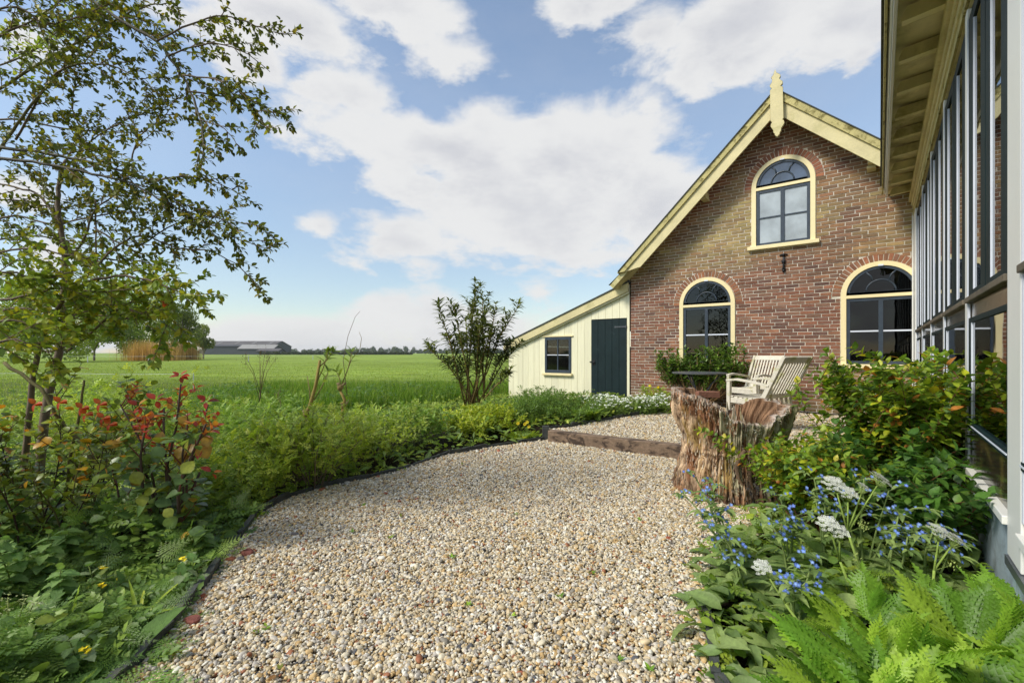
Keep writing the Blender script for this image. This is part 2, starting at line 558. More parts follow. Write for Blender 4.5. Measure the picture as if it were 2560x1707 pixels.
def brick_score(b):
    p = HW(b[2], 0, b[3])
    ww = abs(b[0][1][0] - b[0][0][0])
    hid = 0.2 if b[2] > 4.70 else 1
    if b[3] < 1.0 and b[2] > 3.0: hid = .3
    return ww / p.y * hid * (1 if ww > .15 else .5)


bricks.sort(key=brick_score, reverse=True)
for b in bricks[:300]:
    me = np_mesh('brick', b[0], BF, np.array([b[1]] * 8))
    me.materials.append(M['brick'])
    link(bpy.data.objects.new('brick', me), house)
mb = MB()
for b in bricks[300:]:
    mb.add(b[0], BF, b[1])
o = mb.build('brickwork', M['brick'], house, tint=True)
tag(o, kind='stuff')


def window(w):
    c, Rr, zs, zt, zsp = w['c'], w['R'], w['zs'], w['zt'], w['zsp']
    root = MB()
    fw = .082
    # cream outer frame: arch ring, jambs, transom
    n = 32
    o_ = arch_loop(c, Rr - .006, zs, zsp, n)
    low = [(c - Rr + fw, zs + .02), (c + Rr - fw, zs + .02), (c + Rr - fw, zt), (c - Rr + fw, zt)]
    up = arch_loop(c, Rr - fw, zt + .052, zsp + .004, n)
    root.prism(o_, -.022, .075, holes=[list(reversed(low)), list(reversed(up))])
    fr = root.build('window_frame', M['cream'], house, bevel=.004)
    MB().box(c - Rr - .055, c + Rr + .055, -.075, .07, zs - .045, zs + .022, ).build('sill', M['cream'], fr, bevel=.006)
    # dark lower sash
    a, b = c - Rr + fw + .003, c + Rr - fw - .003
    z0, z1 = zs + .024, zt - .004
    st = .050
    mid = c
    y0, y1 = -.005, .035
    s = MB()
    s.box(a, a + st, y0, y1, z0, z1).box(b - st, b, y0, y1, z0, z1)
    s.box(a + st, b - st, y0 + .001, y1, z0, z0 + st).box(a + st, b - st, y0 + .001, y1, z1 - st, z1)
    s.box(mid - .03, mid + .03, y0 - .004, y1, z0 + st, z1 - st)
    s.build('sash', M['sash'], fr, bevel=.003)
    zm = (z0 + z1) / 2 + .0
    g = MB()
    g.box(a + st, mid - .03, y0 + .004, y1 - .002, zm - .012, zm + .012).box(mid + .03, b - st, y0 + .004, y1 - .002, zm - .012, zm + .012)
    g.build('glazing_bar', M['edge'] if w['kind'] != 'upper' else M['sash'], fr)
    pm = M['frost'] if w['kind'] == 'upper' else M['glass']
    for (x0, x1) in ((a + st - .004, mid - .026), (mid + .026, b - st + .004)):
        for (q0, q1) in ((z0 + st - .004, zm - .008), (zm + .008, z1 - st + .004)):
            MB().box(x0, x1, .014, .018, q0, q1).build('pane', pm, fr)
    # fanlight
    r = Rr - fw - .003
    zb = zt + .055
    zc = zsp + .004
    ring_in = r - .042
    s = MB()
    s.prism(arch_loop(c, r, zb, zc, n), y0, y1, holes=[list(reversed(arch_loop(c, ring_in, zb + .045, zc + .002, n)))])
    s.build('fanlight_sash', M['sash'], fr, bevel=.003)
    hub = .19 * (r / .45)
    zh = zb + .04
    b_ = MB()
    pts = [(c + hub * math.cos(math.pi * k / 14), .008, zh + hub * math.sin(math.pi * k / 14)) for k in range(15)]
    b_.tube(pts, .013, 6)
    for ang in (58, 122):
        p0 = Vector((c + hub * math.cos(R(ang)), .008, zh + hub * math.sin(R(ang))))
        a2 = 62 if ang < 90 else 118
        p1 = Vector((c + (ring_in + .01) * math.cos(R(a2)), .008, zc + (ring_in + .01) * math.sin(R(a2))))
        mid_ = (p0 + p1) / 2 + Vector(((-.022 if ang < 90 else .022), 0, .012))
        b_.tube([p0, mid_, p1], .012, 6)
    b_.build('fan_bars', M['sash'], fr, smooth=True)
    MB().prism(arch_loop(c, ring_in + .003, zb + .043, zc + .002, n), .014, .018).build('fan_pane', M['frostd'] if w['kind'] == 'upper' else M['glass'], fr)
    MB().box(c - .035, c + .035, -.034, -.022, zsp + Rr - .085, zsp + Rr - .06).build('latch_block', M['edge'], fr)


def frost(name, col, rough, wire):
    m = bpy.data.materials.new(name)
    m.use_nodes = True
    T = NT(m.node_tree)
    out = T.new('ShaderNodeOutputMaterial')
    co = T.new('ShaderNodeTexCoord').outputs['Object']
    s = T.new('ShaderNodeSeparateXYZ', {0: co})
    k = 42.0
    a = T.math('PINGPONG', T.math('MULTIPLY', T.math('ADD', s.outputs[0], s.outputs[2]), k), .5)
    b = T.math('PINGPONG', T.math('MULTIPLY', T.math('SUBTRACT', s.outputs[0], s.outputs[2]), k), .5)
    wl = T.math('LESS_THAN', T.math('MINIMUM', a, b), 0.07)
    n = T.noise(co, 2.6, 3, .5)
    f = T.new('ShaderNodeMapRange', {'Value': n, 'From Min': .3, 'From Max': .7}).outputs[0]
    base = T.mix(f, tuple(x * .6 for x in col), tuple(x * 1.3 for x in col))
    if wire:
        base = T.mix(T.math('MULTIPLY', wl, .45), base, (.55, .6, .62))
    bs = T.new('ShaderNodeBsdfPrincipled', {'Base Color': base, 'Roughness': rough, 'Specular IOR Level': .8})
    nb = T.noise(co, 90, 3, .5)
    bn = T.new('ShaderNodeBump', {'Height': nb, 'Strength': .12, 'Distance': .01})
    T.t.links.new(bn.outputs[0], bs.inputs['Normal'])
    T.t.links.new(bs.outputs[0], out.inputs[0])
    return m


M['gpanel'] = mat('varnished_panel', (.045, .035, .022), .12, .3, 3, .03, 30, stain=(.16, .12, .04), stain_scale=2.2, stain_lo=.5, stain_hi=.7)
M['frost'] = frost('wired_glass', (.40, .45, .48), .18, True)  # grey-blue base carries a painted reflection of the bright sky
M['frostd'] = frost('sky_painted_glass', (.10, .14, .21), .08, False)  # blue of the reflected sky painted into the fanlight pane
for w in WINS:
    window(w)

# roof slabs (tiles on top, plain underside), verge boards and king board
OVH = -.40
for side, sl, ue in ((-1, SL, -.34), (1, SR, HWID + .34)):
    ze = APZ - sl * abs(ue - APU)
    dn = Vector((sl * side, 0, 1)).normalized()
    a = Vector((APU, 0, APZ)) - dn * .03
    b = Vector((ue, 0, ze)) - dn * .03
    mb = MB()
    vs = []
    for y in (OVH + .035, 8.3):
        for p, off in ((a, 0), (b, 0), (b, -.10), (a, -.10)):
            q = p + dn * off if off else p
            vs.append((q.x, y, q.z))
    mb.add(vs, [(0, 1, 2, 3), (7, 6, 5, 4), (0, 4, 5, 1), (1, 5, 6, 2), (2, 6, 7, 3), (3, 7, 4, 0)])
    mb.build('roof_underside', M['soffit'], house)
    # dark roof tiles in courses
    mt = MB()
    ln = (b - a).length
    nr = 14
    for k in range(nr):
        p0 = a.lerp(b, k / nr) + dn * .02
        p1 = a.lerp(b, (k + 1.08) / nr) + dn * .045
        mt.add([(p0.x, OVH + .06, p0.z), (p0.x, 8.3, p0.z), (p1.x, 8.3, p1.z), (p1.x, OVH + .06, p1.z)], [(0, 1, 2, 3) if side < 0 else (3, 2, 1, 0)])
    mt.build('roof_tiles', M['slate'], house)
    # verge: mossy capping strip over a wide board
    t = .40
    e0 = ue if side > 0 else -.12
    zz = lambda u, d: APZ - sl * abs(u - APU) - d
    if side < 0:
        cap = [(APU - .08, zz(APU - .08, .0)), (APU - .08, zz(APU - .08, .135)), (e0 + .16, zz(e0 + .16, .135)), (e0 + .02, zz(e0, .03)), (e0, zz(e0, 0))]
        brd = [(APU - .08, zz(APU - .08, .138)), (APU - .08, zz(APU - .08, t)), (.30, zz(.30, t) - .02), (e0 + .17, zz(e0 + .17, .185)), (e0 + .10, zz(e0 + .10, .138))]
        brd = [(APU - .08, zz(APU - .08, .138)), (APU - .08, zz(APU - .08, t)), (.38, zz(.38, t)), (.30, zz(.38, t) - .01), (e0 + .02, zz(e0, .02)), (e0 + .16, zz(e0 + .16, .138))]
        cap = [(APU - .08, zz(APU - .08, .0)), (APU - .08, zz(APU - .08, .135)), (e0 + .165, zz(e0 + .165, .135)), (e0, zz(e0, .0) - .0)]
    else:
        cap = [(APU + .08, zz(APU + .08, .0)), (e0, zz(e0, 0)), (e0, zz(e0, .135)), (APU + .08, zz(APU + .08, .135))]
        brd = [(APU + .08, zz(APU + .08, .138)), (e0, zz(e0, .138)), (e0, zz(e0, t)), (APU + .08, zz(APU + .08, t))]
    MB().prism(cap, OVH - .035, OVH + .03).build('verge_capping', M['verge_top'], house, bevel=.004)
    MB().prism(brd, OVH, OVH + .033).build('verge_board', M['verge'], house, bevel=.003)
    # thin drip strip
    d0 = .05
    x0, x1 = (APU + side * .05), (e0 if side > 0 else e0 + .02)
    MB().bar((x0, OVH + .0, zz(x0, -.012)), (x1, OVH + .0, zz(x1, -.012)), .11, .014, up=(sl * side, 0, 1)).build('drip_strip', M['slate'], house)
fin = [(2.876, 6.068), (2.892, 6.013), (2.95, 5.962), (2.955, 5.93), (2.933, 5.899), (2.955, 5.865), (2.985, 5.835), (2.985, 5.79), (2.955, 5.768), (2.955, 5.76), (2.99, 5.735), (2.993, 5.50), (3.0, 5.2),
       (2.985, 5.172), (3.008, 5.145), (3.012, 5.10), (2.965, 5.03), (2.962, 4.985), (2.943, 4.965), (2.94, 4.935), (2.905, 4.905), (2.87, 4.935), (2.868, 4.965), (2.848, 4.985), (2.845, 5.03), (2.805, 5.10), (2.808, 5.145), (2.828, 5.172), (2.803, 5.2),
       (2.797, 5.5), (2.795, 5.735), (2.825, 5.765), (2.797, 5.797), (2.793, 5.826), (2.825, 5.868), (2.829, 5.92), (2.813, 5.953), (2.849, 5.993), (2.864, 6.041)]
king = MB().prism(fin, OVH - .085, OVH - .04).build('finial_board', M['verge'], house, bevel=.003)
# purlin ends below the verge
for u, zz_ in ((1.60, 4.22), (4.20, 4.20)):
    MB().box(u - .045, u + .045, -.36, .01, zz_ - .03, zz_ + .07).box(u - .06, u + .06, -.22, .005, zz_ - .075, zz_ - .033).build('purlin_end', M['verge'], house, bevel=.005)
# wrought iron wall anchor under the upper window
mb = MB()
mb.tube([(2.937, -.012, 2.92), (2.937, -.03, 2.80), (2.937, -.03, 2.70), (2.937, -.012, 2.62)], [.018, .014, .016, .022], 8)
for zz_, r in ((2.925, .03), (2.80, .034), (2.785, .03), (2.635, .028)):
    mb.tube([(2.937, -.045, zz_), (2.937, .0, zz_)], [r * .7, r], 8)
mb.tube([(2.875, -.008, 2.91), (2.905, -.02, 2.93), (2.937, -.02, 2.915), (2.97, -.02, 2.93), (3.0, -.008, 2.91)], .012, 6)
for s_ in (-1, 1):
    mb.tube([(2.937, -.02, 2.84), (2.937 + s_ * .03, -.02, 2.815), (2.937 + s_ * .018, -.02, 2.775)], .009, 6)
    mb.tube([(2.937, -.02, 2.70), (2.937 + s_ * .026, -.02, 2.665), (2.937 + s_ * .01, -.02, 2.64)], .008, 6)
mb.build('wall_anchor', M['iron'], house, smooth=True)
MB().tube([(2.86, -.02, 1.07), (2.86, -.03, 1.02), (2.86, -.008, 1.0)], .006, 5).tube([(2.855, -.02, 1.10), (2.86, -.02, 1.07)], .012, 6).build('iron_hook', M['iron'], house)
# stub of gutter where the shed roof meets the corner
MB().tube([(-.20, -.10, 2.735), (-.05, -.06, 2.75), (.0, -.04, 2.70)], .016, 6).build('gutter_bracket', M['steel'], house)

# ------------------------------------------------------------------ lean-to shed
shed = thing('lean_to_shed', 'pale yellow plank lean-to shed with dark door and small window, left of the brick house', 'shed', (OX, OY, 0), HRZ)
SS = .372
roofz = lambda u: 2.69 + SS * u
SU = -3.43


def plank(u0, u1, z0, top, z0b=None, lean=0.0, name='plank', m='plank', y=0.0, c=None):
    y += rnd.uniform(-.002, .002)
    c = c or tuple(np.array((1, 1, 1)) * rnd.uniform(.93, 1.05))
    u0 += .003; u1 -= .003
    pts = [(u0 + lean, z0), (u1 + lean, z0), (u1, top(u1)), (u0, top(u0))]
    MB().prism(pts, y, y + .022, col=c).build(name, M[m], shed, tint=(m == 'plank'))


top = lambda u: roofz(u) - .15
flat = lambda zz: (lambda u: zz)
groundz = lambda u: -.30 + .40 * max(0, min(1, (u + 3.4) / 2.2))
edges = [-.967, -1.16, -1.345, -1.515, -1.70, -1.885, -2.075, -2.27, -2.44, -2.61, -2.79, -2.96, -3.12, -3.28, SU]
for a, b in zip(edges[:-1], edges[1:]):
    u1, u0 = a, b
    if u0 >= -2.28 and u1 <= -1.51:
        plank(u0, u1, groundz(u0) - .1, flat(.60))
        plank(u0, u1, 1.575, top)
    else:
        plank(u0, u1, groundz(u0) - .1, top, lean=.0)
for a, b in zip([-.091, -.264, -.437, -.614, -.795], [-.264, -.437, -.614, -.795, -.967]):
    plank(b, a, 1.925, top)
plank(-.088, -.025, -.02, lambda u: roofz(u) - .02, y=-.008)
# door
dl = [-.967, -.795, -.614, -.444, -.273, -.093]
door = MB()
door.box(-.962, -.098, .006, .02, .06, 1.90)
dr = door.build('door', M['doorg'], shed)
for a, b in zip(dl[:-1], dl[1:]):
    o = MB().box(a + .003, b - .003, -.012, .004, .05, 1.905 + rnd.uniform(-.006, .004)).build('door_board', M['doorg'], dr, bevel=.002)
MB().box(-.36, -.09, -.022, -.013, 1.715, 1.745).tube([(-.10, -.026, 1.70), (-.10, -.026, 1.76)], .012, 6).box(-.38, -.35, -.021, -.014, 1.71, 1.75).build('strap_hinge', M['steel'], dr)
MB().box(-1.0, -.88, -.03, -.02, .93, .955).tube([(-.92, -.035, .90), (-.90, -.045, .94), (-.86, -.035, .945)], .008, 6).box(-.93, -.87, -.02, -.013, .87, 1.0).build('latch', M['iron'], dr)
MB().box(-1.0, -.97, -.012, .02, .0, 1.92).build('door_post', M['plank'], shed)
# shed window
wf = MB()
wf.box(-2.265, -2.205, -.02, .02, .66, 1.54).box(-1.575, -1.515, -.02, .02, .66, 1.54).box(-2.205, -1.575, -.019, .02, .66, .73).box(-2.205, -1.575, -.019, .02, 1.47, 1.54)
wo = wf.build('window_frame', M['sash'], shed, bevel=.003)
MB().box(-1.905, -1.875, -.012, .01, .73, 1.47).build('glazing_bar', M['sash'], wo)
MB().box(-2.205, -1.905, -.010, .008, 1.09, 1.108).box(-1.875, -1.575, -.010, .008, 1.09, 1.108).build('glazing_bar', M['edge'], wo)
for x0, x1 in ((-2.205, -1.905), (-1.875, -1.575)):
    for q0, q1 in ((.73, 1.088), (1.108, 1.47)):
        MB().box(x0, x1, .000, .004, q0, q1).build('pane', M['glassr'], wo)
MB().box(-2.32, -1.47, -.07, .02, .60, .655).build('sill', M['cream'], wo, bevel=.006)
MB().box(-2.34, -1.46, -.03, .02, 1.545, 1.572).build('lintel', M['cream'], wo)
# fascia, drip strip, roof sheet, body
MB().prism([(-.022, roofz(-.02)), (-.022, roofz(-.02) - .185), (SU - .10, roofz(SU - .1) - .185), (SU - .10, roofz(SU - .10))], -.10, -.07).build('fascia_board', M['verge'], shed, bevel=.003)
MB().prism([(-.022, roofz(-.02) - .186), (-.022, roofz(-.02) - .225), (SU - .06, roofz(SU - .06) - .225), (SU - .06, roofz(SU - .06) - .186)], -.065, -.03).build('batten', M['plank'], shed)
MB().prism([(-.022, roofz(-.02) + .03), (-.022, roofz(-.02) + .002), (SU - .16, roofz(SU - .16) + .002), (SU - .16, roofz(SU - .16) + .03)], -.12, 5.0).build('roof', M['slate'], shed)
MB().box(SU, SU + .02, .03, 5, -.4, roofz(SU) - .1).box(SU + .03, -.03, 4.9, 4.95, -.4, 1.3).box(SU + .3, -.05, 1.2, 1.22, -.3, 1.2).build('side_wall', M['plank'], shed)

# ------------------------------------------------------------------ glazed veranda on the right (its wall runs towards the camera)
ver = thing('glazed_veranda', 'glazed veranda with white posts, dark green window frames and deep cream eaves', 'veranda', tuple(HW(4.74, 0, 0)), HRZ)
# local: -x is outward, y = -s (s metres from the gable wall)


def vb(o0, o1, s0, s1, z0, z1, mbx=None):
    """box: o = outward distance of the faces, s along the wall"""
    return (mbx or MB()).box(-o1, -o0, -s1, -s0, z0, z1)


VEND = 9.0
posts = [(0.004, .62), (1.74, 1.80), (3.02, 3.08), (4.29, 4.36), (5.60, 5.69), (6.86, 7.10), (8.3, 8.45)]
for k, (s0, s1) in enumerate(posts):
    pr = (.022 if k == 0 else .012) if s1 < 7.05 else .014
    o = vb(-.06, pr, s0, s1, .10 if s0 < 6 else .30, 3.28)
    po = o.build('post', M['white'], ver, bevel=.005)
    if k == 0:
        vb(.023, .036, .004, .10, .12, 3.3).build('post_trim', M['white'], po, bevel=.004)
for (a0, a1), (b0, b1) in zip(posts[:-1], posts[1:]):
    s0, s1 = a1 + .002, b0 - .002
    L = s1 - s0
    # upper pair of casements
    z0, z1 = 1.49, 3.20
    stile = .175 * L / 1.16
    mw = .27 * L / 1.16
    gw = (L - 2 * stile - mw) / 2
    mid0 = s0 + stile + gw
    fr = MB()
    d = .007
    for q0, q1 in ((s0, s0 + stile), (s1 - stile, s1)):
        vb(-.03, d, q0, q1, z0, z1, fr)
    for q0, q1 in ((mid0, mid0 + mw),):
        vb(-.03, d, q0, q1 - mw / 2 - .002, z0, z1, fr)
        vb(-.03, d - .002, q0 + mw / 2 + .002, q1, z0, z1, fr)
    for g0 in (s0 + stile, mid0 + mw):
        vb(-.03, d - .001, g0, g0 + gw, z1 - .075, z1, fr)
        vb(-.03, d - .001, g0, g0 + gw, z0, z0 + .035, fr)
    fo = fr.build('window_frame', M['green'], ver)
    ed = MB()
    for q in (s0 + stile, mid0 + mw):
        vb(-.004, d - .001, q + .0015, q + .006, z0 + .036, z1 - .076, ed)
    vb(-.0, d + .006, s0 + .002, s0 + .016, z0 + .0, z1, ed)
    ed.build('window_edge', M['edge'], fo)
    for g0 in (s0 + stile, mid0 + mw):
        vb(-.006, -.002, g0, g0 + gw, z0 + .03, z1 - .07).build('pane', M['glass'], fo)
    # ledge, panel, lower window, low panel
    vb(-.02, .026, s0, s1, 1.455, 1.487).build('ledge', M['ledge'], ver, bevel=.004)
    vb(-.03, -.004, s0, s1, 1.365, 1.453).build('panel', M['gpanel'] if 'gpanel' in M else M['green'], ver)
    fr = MB()
    vb(-.03, .008, s0 + .02, s0 + .10, .735, 1.362, fr)
    vb(-.03, .008, s1 - .05, s1, .735, 1.362, fr)
    vb(-.03, .007, s0 + .10, s1 - .05, 1.335, 1.362, fr)
    vb(-.03, .014, s0 + .0, s1, .70, .733, fr)
    lo = fr.build('lower_window_frame', M['green'], ver)
    MB()
    e2 = vb(-.02, .006, s0 + .101, s0 + .109, .735, 1.333)
    vb(.0, .012, s0, s0 + .02, .50, 1.45, e2)
    vb(.0145, .018, s0, s1, .715, .722, e2)
    e2.build('window_edge', M['edge'], lo)
    vb(-.006, -.002, s0 + .11, s1 - .05, .735, 1.335).build('pane', M['glass'], lo)
    vb(-.03, -.004, s0 + .0, s1, .46, .698).build('low_panel', M['gpanel'] if 'gpanel' in M else M['green'], ver)
    vb(-.02, .030, s0, s1, .42, .458).build('sill', M['white'], ver, bevel=.004)
M['plinth'] = mat('blue_grey_plinth', (.34, .42, .47), .8, .15, 3, .2, 40, stain=(.16, .17, .17), stain_scale=2.5, stain_lo=.5, stain_hi=.7)
vb(-.10, -.002, .16, VEND, -.2, .416).build('plinth', M['plinth'], ver)
vb(-.06, .022, 6.862, VEND, .26, .298).build('plinth_capping', M['steel'], ver)
# head beam, mouldings
vb(-.06, .004, 0.0, VEND, 3.285, 3.60).build('head_beam', M['soffit'], ver)
vb(.006, .022, 0.0, VEND, 3.29, 3.36).build('head_strip', M['verge_top'], ver)
mb = MB()
vb(.006, .075, -.02, VEND, 3.53, 3.598, mb)
vb(.006, .045, -.02, VEND, 3.47, 3.528, mb)
vb(.006, .028, -.02, VEND, 3.41, 3.468, mb)
mb.build('cornice_moulding', M['verge'], ver, bevel=.012)
# rafters, roof boards, fascia with gutter
for k in range(15):
    s = .42 + .60 * k
    MB().prism([(-.006, 3.603), (-.31, 3.575), (-.31, 3.60), (-.28, 3.67), (-.006, 3.70)], -s - .035, -s + .035).build('rafter', M['soffit'], ver, bevel=.003)
MB().box(-.335, -.0, -VEND, -.46, 3.705, 3.735).box(-.335, -.0, -.455, .0, 3.705, 3.735).build('roof_boards', M['soffit'], ver)
MB().box(-.362, -.338, -VEND, -.44, 3.55, 3.74).build('fascia_board', M['white'], ver, bevel=.004)
MB().box(-.378, -.364, -VEND, -.44, 3.60, 3.625).box(-.385, -.364, -VEND, -.44, 3.65, 3.675).box(-.392, -.364, -VEND, -.44, 3.70, 3.745).build('gutter_beading', M['white'], ver, bevel=.004)
MB().box(-.41, -.393, -VEND, -.36, 3.62, 3.76).build('zinc_edge', M['verge_top'], ver)
MB().box(-.43, 4, -VEND, -.36, 3.765, 3.80).build('roof', M['slate'], ver)
MB().box(2.6, 2.65, -VEND, -.01, 0, 3.6).box(-.05, 2.6, -VEND, -.01, 3.61, 3.64).box(.11, 2.6, -VEND, -.01, .05, .10).box(-.06, 2.6, -VEND - .05, -VEND, -.2, 3.7).build('room_shell', M['dark'], ver)
# ------------------------------------------------------------------ terrain
def sstep(a, b, x):
    t = max(0.0, min(1.0, (x - a) / (b - a)))
    return t * t * (3 - 2 * t)


EDGE = [(-1.25, .9), (-1.376, 1.634), (-1.417, 1.952), (-1.5, 2.25), (-1.588, 2.527), (-1.692, 2.884), (-1.80, 3.3), (-1.776, 3.70), (-1.62, 4.0), (-1.296, 4.275), (-1.026, 4.676), (-.717, 5.28), (-.293, 5.635), (.455, 6.19)]
EDGE2 = [(.455, 6.22), (.81, 6.42), (1.25, 6.9), (1.84, 7.46), (2.81, 8.35), (3.55, 8.95)]
GRAVEL = EDGE + [(.50, 6.02), (1.75, 5.08), (2.45, 4.56), (2.55, 3.6), (1.9, 3.1), (1.25, 2.75), (1.0, 2.3), (.83, 1.99), (.715, 1.63), (.65, .9)]
PATIO = [(.50, 6.10)] + EDGE2 + [(5.35, 7.45), (5.9, 6.95), (4.6, 5.3), (3.3, 4.25), (2.5, 4.62), (1.79, 5.13)]


def inpoly(x, y, poly):
    c = False
    n = len(poly)
    j = n - 1
    for i in range(n):
        xi, yi = poly[i]; xj, yj = poly[j]
        if (yi > y) != (yj > y) and x < (xj - xi) * (y - yi) / (yj - yi) + xi:
            c = not c
        j = i
    return c


def edge_x(y):
    for (x0, y0), (x1, y1) in zip(EDGE[:-1], EDGE[1:]):
        if y0 <= y <= y1:
            return x0 + (x1 - x0) * (y - y0) / (y1 - y0)
    return -1.3 if y < 1 else .5


def height(x, y):
    far = sstep(6.0, 9.5, y - .25 * min(0, x + 1))
    hA = -.04 - .30 * far
    u, v = to_uv(x, y)
    k = sstep(-3.6, -.8, u) * sstep(-4.95, -4.2, v)
    hB = -.34 + .45 * k
    h = max(hA, hB) if u > -4.5 else hA
    h = max(h, -.04 + .15 * sstep(2.05, 2.75, x) * sstep(2.6, 3.7, y) * (1 - sstep(6, 9, y)))
    h += .03 * noise.noise(Vector((x * .7, y * .7, 0))) * (1 if y < 60 else 0) * (0.2 if (inpoly(x, y, GRAVEL) or u > 0) else 1)
    if y > 9:
        h += .05 * noise.noise(Vector((x * .12, y * .12, 5)))
    return h


def rng(a, b, n):
    return [a + (b - a) * i / n for i in range(n)]


gx = [-4000, -1200, -400, -150, -80] + rng(-50, -12, 40) + rng(-12, 10, 110) + rng(10, 30, 10) + [30, 80, 300, 1500, 4000]
gy = [-300, -60, -15, -5] + rng(-2, 16, 100) + rng(16, 60, 44) + rng(60, 200, 20) + [200, 400, 900, 2000, 6000]
V = []; C = []
for y in gy:
    for x in gx:
        V.append((x, y, height(x, y)))
        g = sstep(7.2, 9.5, y - .25 * min(0, x + 1))
        u, v = to_uv(x, y)
        if u > -3.6: g = g * (1 - sstep(-3.7, -3.3, u))
        n_ = noise.noise(Vector((x * .08, y * .05, 2)))
        gc = np.array((.24, .335, .055)) * (1 + .18 * n_)
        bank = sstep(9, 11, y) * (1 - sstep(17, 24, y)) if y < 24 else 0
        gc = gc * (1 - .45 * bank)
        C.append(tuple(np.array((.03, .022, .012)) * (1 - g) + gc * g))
nx, ny = len(gx), len(gy)
Fc = np.array([(j * nx + i, j * nx + i + 1, (j + 1) * nx + i + 1, (j + 1) * nx + i) for j in range(ny - 1) for i in range(nx - 1)])


def field_mat():
    m = bpy.data.materials.new('field_ground')
    m.use_nodes = True
    T = NT(m.node_tree)
    out = T.new('ShaderNodeOutputMaterial')
    co = T.new('ShaderNodeTexCoord').outputs['Object']
    t = T.new('ShaderNodeAttribute', attribute_name='tint').outputs['Color']
    cs = T.new('ShaderNodeMapping', {'Vector': co, 'Scale': (.35, 1.0, 1)}).outputs[0]
    f = None
    for sc, lo, hi in ((.05, .85, 1.15), (.45, .72, 1.25), (3.2, .72, 1.28), (18, .7, 1.3)):
        n = T.noise(cs, sc, 5, .6)
        r = T.new('ShaderNodeMapRange', {'Value': n, 'From Min': .3, 'From Max': .7, 'To Min': lo, 'To Max': hi}).outputs[0]
        f = r if f is None else T.math('MULTIPLY', f, r)
    c = T.new('ShaderNodeVectorMath', {0: t, 1: f}, operation='MULTIPLY').outputs[0]
    # yellower and bluer patches of grass
    n = T.new('ShaderNodeMapRange', {'Value': T.noise(cs, 1.1, 6, .65), 'From Min': .45, 'From Max': .75}).outputs[0]
    c = T.mix(T.math('MULTIPLY', n, .55), c, T.mix(1.0, c, (1.35, 1.05, .6), 'MULTIPLY'))
    b = T.new('ShaderNodeBsdfPrincipled', {'Base Color': c, 'Roughness': .9, 'Specular IOR Level': .15})
    nb = T.noise(co, 14, 6, .7)
    bn = T.new('ShaderNodeBump', {'Height': nb, 'Strength': .8, 'Distance': .12})
    T.t.links.new(bn.outputs[0], b.inputs['Normal'])
    T.t.links.new(b.outputs[0], out.inputs[0])
    return m


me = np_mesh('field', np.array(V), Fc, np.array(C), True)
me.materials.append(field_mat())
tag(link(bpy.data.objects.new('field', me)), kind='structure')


def gravel_mat(name, lo=0):
    m = bpy.data.materials.new(name)
    m.use_nodes = True
    T = NT(m.node_tree)
    out = T.new('ShaderNodeOutputMaterial')
    stops = [(0, (.72, .63, .45)), (.17, (.64, .51, .31)), (.34, (.80, .76, .64)), (.44, (.46, .36, .20)), (.54, (.42, .36, .26)), (.64, (.64, .44, .20)),
             (.70, (.50, .45, .38)), (.79, (.27, .24, .19)), (.84, (.47, .31, .13)), (.885, (.62, .56, .46)), (.955, (.10, .10, .105)), (.98, (.33, .13, .06))]
    co = T.new('ShaderNodeTexCoord').outputs['Object']
    if lo:
        vo = T.new('ShaderNodeTexVoronoi', {'Vector': co, 'Scale': 62.0})
        r = T.new('ShaderNodeSeparateColor', {0: vo.outputs['Color']}).outputs[0]
        c = T.ramp(r, stops, 'CONSTANT')
        c = T.mix(1.0, c, (.62, .58, .5), 'MULTIPLY')
        b = T.new('ShaderNodeBsdfPrincipled', {'Base Color': c, 'Roughness': .8})
        h = T.math('SUBTRACT', 1.0, T.math('MULTIPLY', vo.outputs['Distance'], 1.0))
        bn = T.new('ShaderNodeBump', {'Height': h, 'Strength': 1.0, 'Distance': .02})
        T.t.links.new(bn.outputs[0], b.inputs['Normal'])
    else:
        r = T.new('ShaderNodeObjectInfo').outputs['Random']
        c = T.ramp(r, stops, 'CONSTANT')
        n = T.noise(co, 1.6, 4, .6)
        f = T.new('ShaderNodeMapRange', {'Value': n, 'From Min': .3, 'From Max': .7, 'To Min': .75, 'To Max': 1.2}).outputs[0]
        c = T.new('ShaderNodeVectorMath', {0: c, 1: f}, operation='MULTIPLY').outputs[0]
        b = T.new('ShaderNodeBsdfPrincipled', {'Base Color': c, 'Roughness': .62, 'Specular IOR Level': .35})
    T.t.links.new(b.outputs[0], out.inputs[0])
    return m


M['gravel_sheet'] = gravel_mat('gravel_sheet', 1)
M['pebble'] = gravel_mat('pebble')


def sheet(name, poly, z):
    tri = tessellate_polygon([[Vector((x, y, 0)) for x, y in poly]])
    fs = []
    for t in tri:
        a, b, c = (poly[i] for i in t)
        ar = (b[0] - a[0]) * (c[1] - a[1]) - (b[1] - a[1]) * (c[0] - a[0])
        fs.append(tuple(t) if ar > 0 else tuple(reversed(t)))
    me = np_mesh(name, [(x, y, z) for x, y in poly], fs)
    me.materials.append(M['gravel_sheet'])
    return tag(link(bpy.data.objects.new(name, me)), kind='structure')


sheet('gravel_path', GRAVEL, 0.0)
sheet('patio_ground', PATIO, 0.128)


